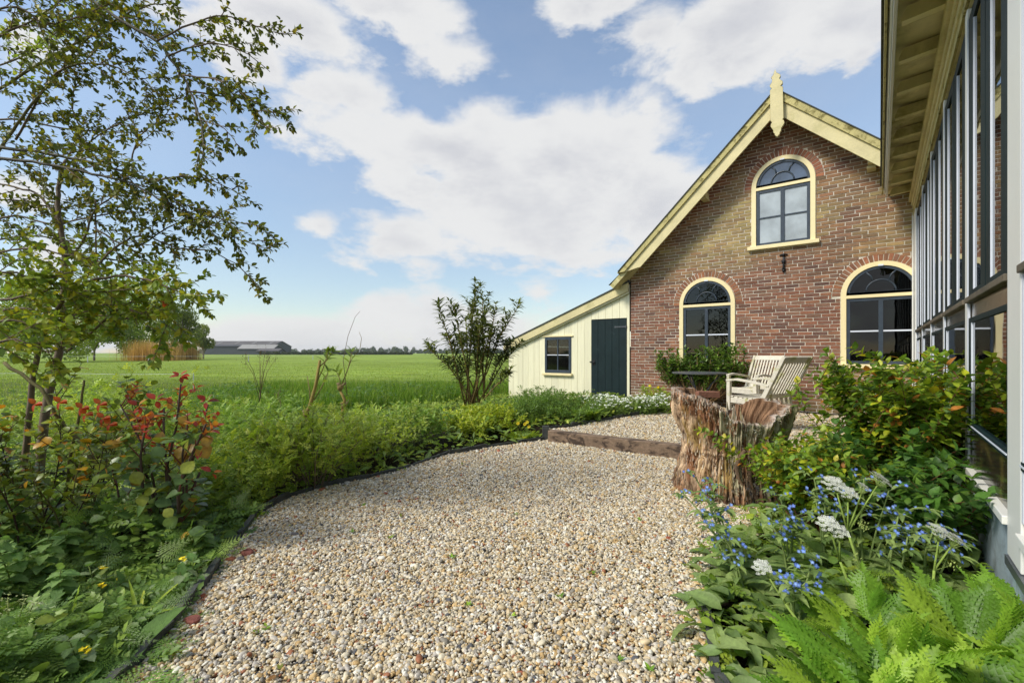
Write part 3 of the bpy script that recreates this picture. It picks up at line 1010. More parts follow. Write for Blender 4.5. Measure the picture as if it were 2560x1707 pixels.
# pebbles: a few shapes, scattered by geometry nodes
def pebble_meshes(n=7):
    out = []
    col = bpy.data.collections.new('pebble_shapes')
    for k in range(n):
        import bmesh
        bm = bmesh.new()
        bmesh.ops.create_icosphere(bm, subdivisions=1 if k > 3 else 2, radius=1.0)
        off = Vector((k * 7.7, 3.1, 1.2))
        for v in bm.verts:
            q = noise.noise(v.co * .8 + off) * .38 + noise.noise(v.co * 1.9 + off) * .14
            v.co *= 1 + q
        me = bpy.data.meshes.new('pebble')
        bm.to_mesh(me)
        bm.free()
        me.polygons.foreach_set('use_smooth', np.ones(len(me.polygons), bool))
        me.materials.append(M['pebble'])
        o = bpy.data.objects.new('pebble_shape', me)
        col.objects.link(o)
    return col


PEB = pebble_meshes()


def scatter(name, pts, rots, scls, idx, coll):
    me = bpy.data.meshes.new(name)
    me.vertices.add(len(pts))
    me.vertices.foreach_set('co', np.asarray(pts, np.float32).ravel())
    for an, arr in (('rot', rots), ('scl', scls)):
        a = me.attributes.new(an, 'FLOAT_VECTOR', 'POINT')
        a.data.foreach_set('vector', np.asarray(arr, np.float32).ravel())
    a = me.attributes.new('idx', 'INT', 'POINT')
    a.data.foreach_set('value', np.asarray(idx, np.int32))
    o = link(bpy.data.objects.new(name, me))
    g = bpy.data.node_groups.new(name + '_scatter', 'GeometryNodeTree')
    g.interface.new_socket('Geometry', in_out='INPUT', socket_type='NodeSocketGeometry')
    g.interface.new_socket('Geometry', in_out='OUTPUT', socket_type='NodeSocketGeometry')
    N, L = g.nodes, g.links
    gi, go = N.new('NodeGroupInput'), N.new('NodeGroupOutput')
    iop = N.new('GeometryNodeInstanceOnPoints')
    ci = N.new('GeometryNodeCollectionInfo')
    ci.inputs['Collection'].default_value = coll
    ci.inputs['Separate Children'].default_value = True
    ci.inputs['Reset Children'].default_value = True
    iop.inputs['Pick Instance'].default_value = True

    def attr(n, t):
        a = N.new('GeometryNodeInputNamedAttribute')
        a.data_type = t
        a.inputs['Name'].default_value = n
        return next(s for s in a.outputs if s.enabled and s.name == 'Attribute')
    e2r = N.new('FunctionNodeEulerToRotation')
    L.new(attr('rot', 'FLOAT_VECTOR'), e2r.inputs[0])
    L.new(gi.outputs[0], iop.inputs['Points'])
    L.new(ci.outputs[0], iop.inputs['Instance'])
    L.new(attr('idx', 'INT'), iop.inputs['Instance Index'])
    L.new(e2r.outputs[0], iop.inputs['Rotation'])
    L.new(attr('scl', 'FLOAT_VECTOR'), iop.inputs['Scale'])
    L.new(iop.outputs[0], go.inputs[0])
    md = o.modifiers.new('scatter', 'NODES')
    md.node_group = g
    return o


def np_inpoly(X, Y, poly):
    c = np.zeros(len(X), bool)
    j = len(poly) - 1
    for i in range(len(poly)):
        xi, yi = poly[i]; xj, yj = poly[j]
        if yi != yj:
            c ^= ((yi > Y) != (yj > Y)) & (X < (xj - xi) * (Y - yi) / (yj - yi) + xi)
        j = i
    return c


def pebbles(name, poly, z0, bands, seed):
    rs = np.random.RandomState(seed)
    allp = []
    xs = [p[0] for p in poly]; ys = [p[1] for p in poly]
    for y0, y1, dens, k in bands:
        y0 = max(y0, min(ys)); y1 = min(y1, max(ys))
        if y1 <= y0: continue
        n = int((max(xs) - min(xs)) * (y1 - y0) * dens)
        X = rs.uniform(min(xs), max(xs), n)
        Y = rs.uniform(y0, y1, n)
        ok = np_inpoly(X, Y, poly) & (np.abs(X / Y) < 1.35)
        X, Y = X[ok], Y[ok]
        r = k * np.clip(np.exp(rs.normal(math.log(.0062), .30, len(X))), .0035, .018)
        lift = np.array([.010 * noise.noise(Vector((a * 1.3, b * 1.3, 0))) for a, b in zip(X, Y)])
        Z = z0 + .004 + rs.uniform(-.002, .008, len(X)) + lift + r * .2
        allp.append(np.c_[X, Y, Z, r])
    A = np.concatenate(allp)
    n = len(A)
    rots = np.c_[rs.normal(0, .45, n), rs.normal(0, .45, n), rs.uniform(0, 6.28, n)]
    s = np.c_[rs.uniform(.95, 1.55, n), rs.uniform(.8, 1.1, n), rs.uniform(.5, .85, n)] * A[:, 3:4]
    return tag(scatter(name, A[:, :3], rots, s, rs.randint(0, 7, n), PEB), kind='stuff'), n


g1, n1 = pebbles('gravel', GRAVEL, 0.0, [(1.2, 2.4, 13500, 1.0), (2.4, 3.8, 11500, 1.0), (3.8, 5.2, 8000, 1.1), (5.2, 6.5, 5500, 1.25)], 3)
g2, n2 = pebbles('patio_gravel', PATIO, 0.128, [(3.8, 6.5, 4600, 1.15), (6.5, 9.5, 3000, 1.35)], 4)
print('pebbles', n1, n2)

# brick chips, bigger stones and small weeds lying on the gravel near its edge
chipc = [(.34, .10, .05), (.42, .15, .08), (.25, .09, .07), (.20, .18, .17), (.5, .46, .42)]
M['chip'] = mat('brick_chip', rough=.85, var=.3, scale=30, bump=.4, bscale=90, tint=True, spec=.2)


def rock(loc, r, col, name, seed, sq=(1.2, .9, .6)):
    import bmesh
    bm = bmesh.new()
    bmesh.ops.create_icosphere(bm, subdivisions=2, radius=1)
    off = Vector((seed * 3.7, 1, 2))
    vs = []
    for v in bm.verts:
        q = 1 + .5 * noise.noise(v.co * 1.1 + off)
        vs.append((v.co.x * q * sq[0] * r, v.co.y * q * sq[1] * r, v.co.z * q * sq[2] * r))
    fs = [tuple(v.index for v in f.verts) for f in bm.faces]
    bm.free()
    me = np_mesh(name, vs, fs, np.array([col] * len(vs)))
    me.materials.append(M['chip'])
    o = link(bpy.data.objects.new(name, me))
    o.location = loc
    o.rotation_euler = (rnd.uniform(-.3, .3), rnd.uniform(-.3, .3), rnd.uniform(0, 6))
    return o


chips = [(965, 1237, .020, 0), (998, 1255, .016, 1), (806, 1228, .026, 1), (868, 1212, .03, 4), (1205, 1132, .024, 0), (1247, 1130, .026, 1), (945, 1195, .022, 1), (1042, 1250, .018, 0),
         (575, 1405, .028, 1), (618, 1388, .036, 2), (600, 1404, .024, 3), (480, 1560, .03, 2), (585, 1290, .016, 1), (1180, 1135, .02, 4), (1130, 1160, .02, 4), (690, 1250, .022, 1),
         (510, 1495, .02, 0), (1300, 1690, .016, 1), (1490, 1480, .014, 0), (1425, 1485, .013, 1), (1672, 1350, .018, 0), (1305, 1135, .018, 1), (455, 1615, .022, 2), (1262, 1125, .018, 0), (735, 1340, .024, 3), (870, 1240, .018, 0), (720, 1300, .014, 0)]
for k, (x, y, r, c) in enumerate(chips):
    Yd = CZ * F / (y - 882)
    p = P(x, y, Yd)
    p.z = r * .5
    what = ('brick_chip', 'brick chip') if c < 3 else ('stone', 'stone')
    o = rock(p, r, chipc[c], what[0], k)
    grp = 'broken brick chips lying along the gravel edge' if c < 3 else 'larger grey stones on the gravel'
    lb = 'small broken red brick chip lying on the pale gravel' if c < 3 else 'larger grey stone lying among the small pebbles'
    if k == 9: lb, grp = 'large dark red brick lump at the left gravel edge, the biggest broken piece there', None
    zone = ('at the lower left gravel edge' if x < 520 else 'near the large brick lump at the left' if x < 650 else 'by the bend of the left gravel edge' if x < 780 else
            'by the near end of the slate edging' if x < 930 else 'along the middle of the slate edging' if x < 1100 else 'along the far part of the slate edging' if x < 1230 else
            'near the left end of the sleeper' if y < 1200 else 'on the open gravel in the middle' if x < 1450 and y < 1600 else 'at the bottom middle of the gravel' if x < 1450 else 'on the gravel left of the blue flowers' if y > 1400 else 'beside the foot of the tree stump')
    tone = ('orange red', 'bright orange', 'dark red', 'grey', 'pale grey')[c]
    if grp:
        lb = '%s %s %s %s' % (('small' if r < .018 else 'larger') if c < 3 else 'single', tone, what[1], zone)
    tag(o, lb, what[1], grp)

# edging boards along the gravel
n_ = 0
rb = random.Random(5)


def edging(pts, zlo, zhi, lab, h0=.05, seg=.42):
    root = thing('path_edging', lab, 'edging', (pts[0][0], pts[0][1], 0))
    o3 = Vector((pts[0][0], pts[0][1], 0))
    P2 = [Vector((x, y, 0)) for x, y in pts]
    # resample
    acc = []
    for a, b in zip(P2[:-1], P2[1:]):
        n = max(1, round((b - a).length / seg))
        for k in range(n):
            acc.append(a.lerp(b, k / n))
    acc.append(P2[-1])
    for a, b in zip(acc[:-1], acc[1:]):
        d = (b - a).normalized()
        a2 = a + d * .005 + Vector((rb.uniform(-.008, .008), rb.uniform(-.008, .008), 0))
        b2 = b - d * .005 + Vector((rb.uniform(-.008, .008), rb.uniform(-.008, .008), 0))
        nn = Vector((-d.y, d.x, 0))
        h = zhi + rb.uniform(-.015, .012)
        mb = MB()
        m = 7
        vs = []
        th = .032
        for i in range(m):
            t = i / (m - 1)
            p = a2.lerp(b2, t) - o3
            hh = h + .010 * noise.noise(Vector((p.x * 14, p.y * 14, 3))) + .006 * noise.noise(Vector((p.x * 40, p.y * 40, 3)))
            for q, zz in ((-.5, zlo), (-.5, hh), (.5, hh - .003), (.5, zlo)):
                w_ = p + nn * (q * th)
                vs.append((w_.x, w_.y, zz))
        fs = [(0, 1, 2, 3), tuple((m - 1) * 4 + k for k in (3, 2, 1, 0))]
        for i in range(m - 1):
            for k in range(3):
                fs.append((i * 4 + k, (i + 1) * 4 + k, (i + 1) * 4 + k + 1, i * 4 + k + 1))
        mb.add(vs, fs)
        mb.build('edging_board', M['slate'], root)
    return root


edging(EDGE[:-1] + [(.44, 6.17)], -.1, .048, 'low dark grey edging of short boards between the lower gravel and the left flower bed')
edging([(.455, 6.24)] + EDGE2[1:], .0, .185, 'dark board edging between the upper gravel and the bed in front of the shed')
edging([(.60, .8), (.70, 1.45), (.715, 1.63), (.80, 1.9), (.86, 2.1)], -.05, .055, 'weathered timber edging of the right flower bed at the bottom of the photo', seg=.5)

# sleeper
o = MB()
a, b = Vector((.50, 6.06, .075)), Vector((2.45, 4.62, .075))
m = 26
d = (b - a).normalized()
nn = Vector((-d.y, d.x, 0))
vs = []
for i in range(m):
    t = i / (m - 1)
    p = a.lerp(b, t)
    for q, zz in ((-.5, -.09), (-.5, .072), (-.44, .08), (.44, .08), (.5, .072), (.5, -.09)):
        jn = .006 * noise.noise(Vector((i * .8, q * 5, zz * 20)))
        w_ = p + nn * (q * .13 + jn)
        vs.append((w_.x - a.x, w_.y - a.y, .075 + zz + jn))
fs = [(0, 1, 2, 3, 4, 5), tuple((m - 1) * 6 + k for k in (5, 4, 3, 2, 1, 0))]
for i in range(m - 1):
    for k in range(6):
        k2 = (k + 1) % 6
        fs.append((i * 6 + k, (i + 1) * 6 + k, (i + 1) * 6 + k2, i * 6 + k2))
me = np_mesh('sleeper', vs, fs)
me.materials.append(M['sleeper'])
o = link(bpy.data.objects.new('sleeper', me))
o.location = (a.x, a.y, 0)
tag(o, 'long brown railway sleeper forming the step between lower and upper gravel', 'timber beam')
M['pegw'] = M['slate']
tag(MB().box(.40, .485, 6.13, 6.20, -.05, .19).build('corner_peg', M['slate']), 'dark upright board end at the left end of the wooden sleeper', 'post')

# ------------------------------------------------------------------ tree stump
SX, SY = 1.84, 3.92
stump = thing('tree_stump', 'large rotten hollow tree stump with jagged rim, orange brown wood and crumbling base', 'tree stump', (SX, SY, 0))


def nz(*a):
    return noise.noise(Vector(a))


def rim(a):
    """height of the rim at angle a (degrees, 0 = right, -90 = towards the camera)"""
    knots = [(-180, .84), (-155, .83), (-138, .80), (-126, .77), (-114, .66), (-102, .64), (-84, .63), (-68, .70), (-50, .76), (-25, .74), (0, .72), (20, .76), (40, .76), (60, .70), (80, .58), (100, .62), (115, .84), (140, .87), (165, .86), (180, .84)]
    for (a0, h0), (a1, h1) in zip(knots[:-1], knots[1:]):
        if a0 <= a <= a1:
            t = (a - a0) / (a1 - a0)
            return h0 + (h1 - h0) * t
    return .8


def build_stump():
    NT_, NZ = 620, 110
    V = []; C = []
    cols = dict(pale=np.array((.52, .37, .23)), rust=np.array((.28, .13, .06)), ochre=np.array((.40, .26, .09)), dark=np.array((.10, .055, .035)), lich=np.array((.50, .48, .31)))
    for i in range(NT_):
        a = -180 + 360 * i / NT_
        t = math.radians(a)
        cx, sy = math.cos(t), math.sin(t)
        fine = .016 * nz(cx * 16, sy * 16, 4.4) + .012 * nz(cx * 34, sy * 34, 1)
        ht = rim(a) + fine * (1.0 if -125 < a < 0 else .45) + .02 * nz(cx * 9, sy * 9, 8)
        for j in range(NZ):
            s = j / (NZ - 1)
            z = s * ht
            # profile: bulging top, waist, flared crumbling base
            r = .455 + .055 * sstep(.45, .8, z) - .035 * math.exp(-((z - .42) / .14) ** 2) + .06 * (1 - sstep(0, .28, z))
            r += .035 * nz(cx * 1.6, sy * 1.6, 2 + z * .8)
            ridge = nz(cx * 7 + z * .35, sy * 7, z * 1.1)
            rid2 = nz(cx * 17 + nz(z * 2.5, 1, 2) * .8, sy * 17, z * 2.0)
            rid3 = nz(cx * 44, sy * 44 + z * 2, z * 5.0)
            lump = nz(cx * 5, sy * 5, z * 7 + 4)
            disp = .050 * ridge + .040 * rid2 + .022 * rid3 + .028 * lump + .016 * nz(cx * 11, sy * 11, z * 16) + .008 * nz(cx * 60, sy * 60, z * 40)
            # horizontal band of a knot / ring
            if -165 < a < -115: disp += .022 * math.exp(-((z - .40 - .03 * cx) / .018) ** 2) - .02 * math.exp(-((z - .36) / .03) ** 2)
            g1 = nz(cx * 12 + z * .6, sy * 12, z * .9 + 3); g2 = nz(cx * 27 + z * .9, sy * 27, z * 1.7)
            crack = max(0, 1 - abs(g1) * 9) ** 1.5 * .030 + max(0, 1 - abs(g2) * 7) ** 1.5 * .014
            disp -= crack
            r += disp
            r *= .89
            V.append((r * cx, r * sy * .95, z - .02))
            k1 = nz(cx * 2.4 + 7, sy * 2.4, z * 3.2)
            k2 = nz(cx * 9, sy * 9, z * 3 + 3)
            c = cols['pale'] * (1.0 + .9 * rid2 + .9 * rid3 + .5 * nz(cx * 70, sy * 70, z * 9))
            w = sstep(-.02, .22, k1 + .35 * k2 + (.10 if -150 < a < -100 else 0)); c = c * (1 - w) + cols['rust'] * w
            w = sstep(.12, .40, nz(cx * 3 + 1, sy * 3 + 2, z * 3.6 + 5) + .3 * k2 + (.10 if -150 < a < -115 else -.08)); c = c * (1 - w) + cols['ochre'] * w
            w = max(sstep(.0, .30, -ridge - .6 * rid2 - .12) * .6, min(.85, crack * 26)); c = c * (1 - w) + cols['dark'] * w  # crevice shade painted into the tint along ridges and cracks
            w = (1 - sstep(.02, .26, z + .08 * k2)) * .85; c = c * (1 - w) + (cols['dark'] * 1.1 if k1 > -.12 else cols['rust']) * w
            if -125 < a < -20:
                w = sstep(.0, .2, k2 + (z - .42) * .9 + .25 * rid3) * .75; c = c * (1 - w) + cols['lich'] * w
            if s > .975: c = c * .35 + np.array((.62, .52, .45)) * .65
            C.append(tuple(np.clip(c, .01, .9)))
    V2 = []
    # inner wall: thinner towards the rim
    nin = 26
    for i in range(NT_):
        x, y, zt = V[i * NZ + NZ - 1]
        a = math.atan2(y, x)
        r0 = math.hypot(x, y)
        adeg = math.degrees(a)
        for j in range(nin):
            s = j / (nin - 1)
            z = zt - s * (zt - .05)
            r = r0 - .05 - .12 * sstep(0, .25, s) + .03 * nz(math.cos(a) * 8, math.sin(a) * 8, z * 3) + .015 * nz(math.cos(a) * 25, math.sin(a) * 25, z * 6)
            V2.append((r * math.cos(a), r * math.sin(a), z))
    Fq = []
    for i in range(NT_):
        i2 = (i + 1) % NT_
        a = -180 + 360 * (i + .5) / NT_
        for j in range(NZ - 1):
            z = V[i * NZ + j][2]
            if -112 < a < -48 and .02 < z < .43:
                # rotted-out hollow with root legs left standing
                leg = math.sin((a + 112) / 64 * math.pi * 5.2 + 1.2 * nz(z * 5, a * .03, 1))
                topl = .40 - .10 * abs(math.sin((a + 112) / 64 * 5)) + .03 * nz(a * .2, 0, 0)
                if leg < -.05 and z < topl:
                    continue
            Fq.append((i * NZ + j, i2 * NZ + j, i2 * NZ + j + 1, i * NZ + j + 1))
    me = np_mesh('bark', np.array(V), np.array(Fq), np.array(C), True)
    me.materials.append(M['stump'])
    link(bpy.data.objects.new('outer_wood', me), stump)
    V3 = [V[i * NZ + NZ - 1] for i in range(NT_)] + V2
    C3 = [(.55, .47, .40)] * NT_ + [tuple(np.array((.24, .14, .08) if v[2] > .45 else (.07, .045, .03)) * (1 + .6 * nz(v[0] * 14, v[1] * 14, v[2] * 3))) for v in V2]  # lower hollow painted darker to stand in for its shade
    F3 = []
    for i in range(NT_):
        i2 = (i + 1) % NT_
        F3.append((i, i2, NT_ + i2 * nin, NT_ + i * nin))
        for j in range(nin - 1):
            if -118 < math.degrees(math.atan2(V2[i * nin][1], V2[i * nin][0])) < -42 and V2[i * nin + j][2] < .5: continue
            F3.append((NT_ + i * nin + j, NT_ + i2 * nin + j, NT_ + i2 * nin + j + 1, NT_ + i * nin + j + 1))
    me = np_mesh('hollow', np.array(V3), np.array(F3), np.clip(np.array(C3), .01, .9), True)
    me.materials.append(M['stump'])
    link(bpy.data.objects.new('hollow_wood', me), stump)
    # splinters and root legs
    for k in range(22):
        a = rnd.uniform(-118, -98) if k < 13 else rnd.uniform(60, 115)
        t = math.radians(a)
        rr = rnd.uniform(.36, .46)
        zb = rim(a) - .12
        L = rnd.uniform(.10, .24) if k < 13 else rnd.uniform(.1, .22)
        d = Vector((rnd.uniform(-.25, .25), rnd.uniform(-.2, .2), 1)).normalized()
        p0 = Vector((rr * math.cos(t), rr * math.sin(t) * .93, zb))
        w = rnd.uniform(.004, .016)
        c = np.array(rnd.choice([(.5, .42, .3), (.35, .22, .12), (.42, .36, .2), (.6, .52, .4)]))
        MB().tube([p0, p0 + d * L * .6 + Vector((.005, 0, 0)), p0 + d * L], [w, w * .7, w * .2], 4, tuple(c)).build('splinter', M['stump'], stump, tint=True)
    for a, tw, zt in ((-104, .04, .42), (-92, -.03, .40), (-78, .05, .40), (-62, -.05, .38), (-52, .03, .36)):
        t = math.radians(a)
        pts = []; rad = []
        for q in range(7):
            z = zt * (1 - q / 6)
            rr = .43 + .02 * math.sin(q * 1.7 + a) + tw * (q / 6) * .5
            tt = t + .10 * math.sin(q * .9 + a)
            pts.append((rr * math.cos(tt), rr * math.sin(tt) * .95, z))
            rad.append(.014 - .004 * math.sin(q * 1.3 + a) + (.012 if q > 4 else 0))
        MB().tube(pts, rad, 9, (.20, .13, .08)).build('root', M['stump'], stump, tint=True, smooth=True)


def stump_fibres():
    """loose fibres, flakes and lichen crust standing off the rotten wood"""
    rs = np.random.RandomState(8)
    V = []; C = []; Fx = []
    pal = [(.54, .44, .32), (.42, .32, .22), (.42, .23, .12), (.62, .54, .43), (.30, .16, .09), (.16, .09, .06)]
    n = 3000
    for k in range(n):
        a = rs.uniform(-200, 20)
        t = math.radians(a)
        ad = a if a >= -180 else a + 360
        h = rim(ad)
        z = rs.uniform(0.0, 1.0) * h if k % 3 else h - .02 - abs(rs.normal(0, .04))
        r = .455 + .055 * sstep(.45, .8, z) - .035 * math.exp(-((z - .42) / .14) ** 2) + .06 * (1 - sstep(0, .28, z))
        cx, sy = math.cos(t), math.sin(t)
        r += .035 * nz(cx * 1.6, sy * 1.6, 2 + z * .8) + .050 * nz(cx * 7 + z * .35, sy * 7, z * 1.1) + rs.uniform(-.004, .014)
        lich = (-120 < ad < -30) and z > .30 and nz(cx * 6, sy * 6, z * 6) > -.05
        L = rs.uniform(.008, .035) if lich else rs.uniform(.02, .075)
        w = rs.uniform(.002, .006)
        r *= .89
        p = np.array((r * cx, r * sy * .95, z))
        out = np.array((cx, sy, 0)); tan = np.array((-sy, cx, 0)); up = np.array((0, 0, 1.0))
        if lich:
            d = up * rs.uniform(-1, .3) + tan * rs.normal(0, .5) + out * rs.uniform(.05, .4)
            c = np.array([(.66, .64, .48), (.52, .50, .30), (.74, .72, .60), (.40, .36, .16)][rs.randint(4)])
        else:
            d = up * (1 if rs.rand() < .6 else -1) + tan * rs.normal(0, .18) + out * rs.uniform(-.08, .12)
            c = np.array(pal[rs.randint(len(pal))])
            if z < .18: c = c * .45
        d = d / np.linalg.norm(d)
        o = len(V)
        L = min(L, max(.006, (h + .006 - z) / max(.15, d[2]))) if d[2] > 0 else L
        V += [p - tan * w, p + tan * w, p + out * w * .8, p + d * L]
        Fx += [(o, o + 1, o + 3), (o + 1, o + 2, o + 3), (o + 2, o, o + 3)]
        c = np.clip(c * rs.uniform(.75, 1.25), .01, .85)
        C += [c] * 4
    me = np_mesh('wood_fibres', np.array(V), np.array(Fx), np.array(C))
    me.materials.append(M['stump'])
    tag(link(bpy.data.objects.new('wood_fibres', me), stump), kind='stuff')


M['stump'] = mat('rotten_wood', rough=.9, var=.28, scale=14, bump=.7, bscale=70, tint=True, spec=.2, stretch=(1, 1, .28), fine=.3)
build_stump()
stump_fibres()
mbx = MB().box(-.10, .10, -.05, .05, 0, .055, (.30, .14, .09), jit=.003)
o = mbx.build('loose_brick', M['brick'], tint=True, bevel=.004)
o.location = P(1766, 994, 4.2); o.location.z = .75; o.rotation_euler = (0, .02, .12)
tag(o, 'loose red brick lying on top of the rotten stump, behind the thin upright splinters', 'brick')

# ------------------------------------------------------------------ table and chairs
table = thing('bistro_table', 'small round grey metal garden table with curved legs in front of the bush', 'table', (2.90, 7.25, .13))
mb = MB()
mb.tube([(0, 0, .700), (0, 0, .704), (0, 0, .716), (0, 0, .720)], [.385, .402, .402, .392], 48)
mb.build('table_top', M['steel'], table)
for k in range(3):
    a = R(95 + 120 * k)
    pts = []
    for q in range(12):
        t = q / 11
        r = .31 - .24 * math.sin(min(1, t * 1.7) * math.pi / 2) + .30 * max(0, t - .55) ** 1.3
        pts.append((r * math.cos(a), r * math.sin(a), .698 * (1 - t) + .0))
    MB().tube(pts, .012, 8).build('leg', M['steel'], table, smooth=True)
ring = [(.085 * math.cos(2 * math.pi * k / 20), .085 * math.sin(2 * math.pi * k / 20), .30) for k in range(21)]
MB().tube(ring, .006, 5).build('ring', M['steel'], table)


def chair(name, label, P1, P2, recl, group):
    """P1, P2: world positions of the two front legs (xy); the seat lies behind them. P1 is on the sitter's left side."""
    P1 = Vector((*P1, 0)); P2 = Vector((*P2, 0))
    w = (P2 - P1)
    W = w.length
    ang = math.atan2(w.y, w.x)
    t = thing(name, label, 'chair', (P1.x, P1.y, .13), ang, group)
    # local: x from P1 to P2, front at y=0, back towards sgn*y
    sg = -1
    D = .50
    lg = .050
    zs = .42
    za = .645
    for x in (lg / 2, W - lg / 2):
        MB().bar((x, 0, 0), (x, 0, za - .0), lg, lg, up=(0, 1, 0)).build('leg', M['teak'], t, bevel=.004)
        # rear leg continues up as the reclined back post
        o = MB()
        o.bar((x, sg * D, 0), (x, sg * (D - .02), zs), lg * .9, lg, up=(0, 1, 0))
        o.build('leg', M['teak'], t, bevel=.004)
        q0 = Vector((x, sg * (D - .02), zs)); q1 = Vector((x, sg * (D + recl), .97))
        MB().bar(q0, q1, lg * .8, .06, up=(0, 1, 0), h2=.045).build('back_post', M['teak'], t, bevel=.005)
        # arm, slightly curved
        mb = MB()
        ap = [(x, -sg * .03, za + .0), (x, sg * .12, za + .018), (x, sg * .3, za - .002), (x, sg * (D + .07), za - .045)]
        for q, (a_, b_) in enumerate(zip(ap[:-1], ap[1:])):
            mb.bar(a_, Vector(b_) + (Vector(b_) - Vector(a_)).normalized() * .004, .062, .030 + .0, up=(0, 0, 1))
        mb.build('arm', M['teak'], t, bevel=.004)
        MB().bar((x, sg * .03, zs - .04), (x, sg * (D - .03), zs - .05), .025, .07).build('seat_rail', M['teak'], t, bevel=.003)
        MB().bar((x, sg * .03, .16), (x, sg * (D - .03), .16), .022, .04).build('stretcher', M['teak'], t, bevel=.003)
    MB().bar((lg, 0, zs - .035), (W - lg, 0, zs - .035), .028, .075).build('front_rail', M['teak'], t, bevel=.003)
    # seat slats
    for k in range(7):
        y = sg * (.035 + k * .068)
        z = zs + .012 - .018 * math.sin(math.pi * k / 6)
        MB().bar((lg * .4, y, z), (W - lg * .4, y, z), .05, .018).build('seat_slat', M['teak'], t)
    # back: bottom rail, top rail, vertical slats
    bp = lambda f: Vector((0, sg * (D - .02), zs)).lerp(Vector((0, sg * (D + recl), .97)), f)
    b0, b1 = bp(.08), bp(.93)
    ux = Vector((1, 0, 0))
    upv = (b1 - b0).normalized()
    MB().bar(b0 + ux * lg, b0 + ux * (W - lg), .022, .06, up=upv).build('back_rail', M['teak'], t, bevel=.003)
    MB().bar(b1 + ux * (lg * .9), b1 + ux * (W - lg * .9), .024, .085, up=upv).build('top_rail', M['teak'], t, bevel=.004)
    ns = 9
    for k in range(ns):
        x = lg + (W - 2 * lg) * (k + .5) / ns
        MB().bar(b0 + ux * x + upv * .03, b1 + ux * x - upv * .042, .026, .014, up=(0, 1, 0)).build('back_slat', M['teak'], t)
    return t


chair('garden_chair', 'weathered slatted wooden armchair seen from behind, the nearer of two chairs behind the stump', (2.96, 6.42), (3.52, 6.74), .26, 'weathered slatted wooden armchairs')
chair('garden_chair', 'weathered slatted wooden armchair partly hidden behind the nearer one', (3.96, 7.50), (3.68, 8.00), .22, 'weathered slatted wooden armchairs')

# ------------------------------------------------------------------ far farm, hedge and woods
M['barnw'] = mat('barn_wall', (.06, .065, .075), .9, .1, .3)
M['barnr'] = mat('barn_roof', (.11, .10, .095), .9, .15, .2)
M['palew'] = mat('pale_sheeting', (.30, .29, .27), .8, .1, .2)


def barn(label, x0, x1, y0, y1, ze, zr, wm, rm, lights=0):
    t = thing('barn', label, 'barn', ((x0 + x1) / 2, (y0 + y1) / 2, -.3))
    cx = (x1 - x0) / 2; cy = (y1 - y0) / 2
    ze += .3; zr += .3
    MB().prism([(-cy, 0), (cy, 0), (cy, ze), (0, zr), (-cy, ze)], -cx, cx).build('wall', M[wm], t).rotation_euler = (0, 0, R(90))
    mb = MB()
    for s in (-1, 1):
        mb.add([(-cx - .5, s * (cy + .5), ze - .2), (cx + .5, s * (cy + .5), ze - .2), (cx + .5, 0, zr + .3), (-cx - .5, 0, zr + .3)], [(0, 1, 2, 3)])
        mb.add([(-cx - .5, s * (cy + .5), ze - .5), (cx + .5, s * (cy + .5), ze - .5), (cx + .5, 0, zr + .0), (-cx - .5, 0, zr + .0)], [(0, 1, 2, 3)])
    mb.build('roof', M[rm], t)
    for k in range(lights):
        x = -cx + (k + .6) * 2 * cx / lights
        a, b = .35, .75
        y_ = lambda f: -cy * (1 - f); z_ = lambda f: ze + (zr - ze) * f + .35
        MB().add([(x, y_(a), z_(a)), (x + 1.2, y_(a), z_(a)), (x + 1.2, y_(b), z_(b)), (x, y_(b), z_(b))], [(0, 1, 2, 3)]).build('roof_light', M['palew'], t)
    return t


barn('long dark grey barn with a low pitched roof far away across the field', -222, -172, 335, 365, 6.2, 9.7, 'barnw', 'barnr', 4)
barn('smaller barn with pale roof sheets standing in front of the long dark barn', -186, -162, 318, 330, 4.2, 6.6, 'barnw', 'palew', 0)
barn('low dark outbuilding at the right end of the far barns', -170, -156, 312, 322, 2.6, 3.8, 'barnw', 'barnr', 0)


def blob_crowns(pts, n_each, size, cols, seed):
    """leaf-clump faces spread through a list of (x,y,z,rx,ry,rz) lumps"""
    rs = np.random.RandomState(seed)
    V = []; C = []
    for (x, y, z, rx, ry, rz) in pts:
        n = n_each
        d = rs.normal(size=(n, 3)); d /= np.linalg.norm(d, axis=1)[:, None]
        r = rs.uniform(.25, 1, n) ** .45
        c = np.array((x, y, z)) + d * r[:, None] * np.array((rx, ry, rz))
        a = rs.normal(size=(n, 3)); a /= np.linalg.norm(a, axis=1)[:, None]
        b = np.cross(a, rs.normal(size=(n, 3))); b /= np.linalg.norm(b, axis=1)[:, None]
        s = size * rs.uniform(.6, 1.4, n)[:, None]
        quad = np.stack([c - a * s, c + b * s * .6, c + a * s, c - b * s * .6], 1)
        V.append(quad.reshape(-1, 3))
        col = np.array(cols)[rs.randint(0, len(cols), n)] * rs.uniform(.75, 1.25, n)[:, None]
        C.append(np.repeat(col, 4, 0))
    V = np.concatenate(V); C = np.concatenate(C)
    return V, np.arange(len(V)).reshape(-1, 4), C


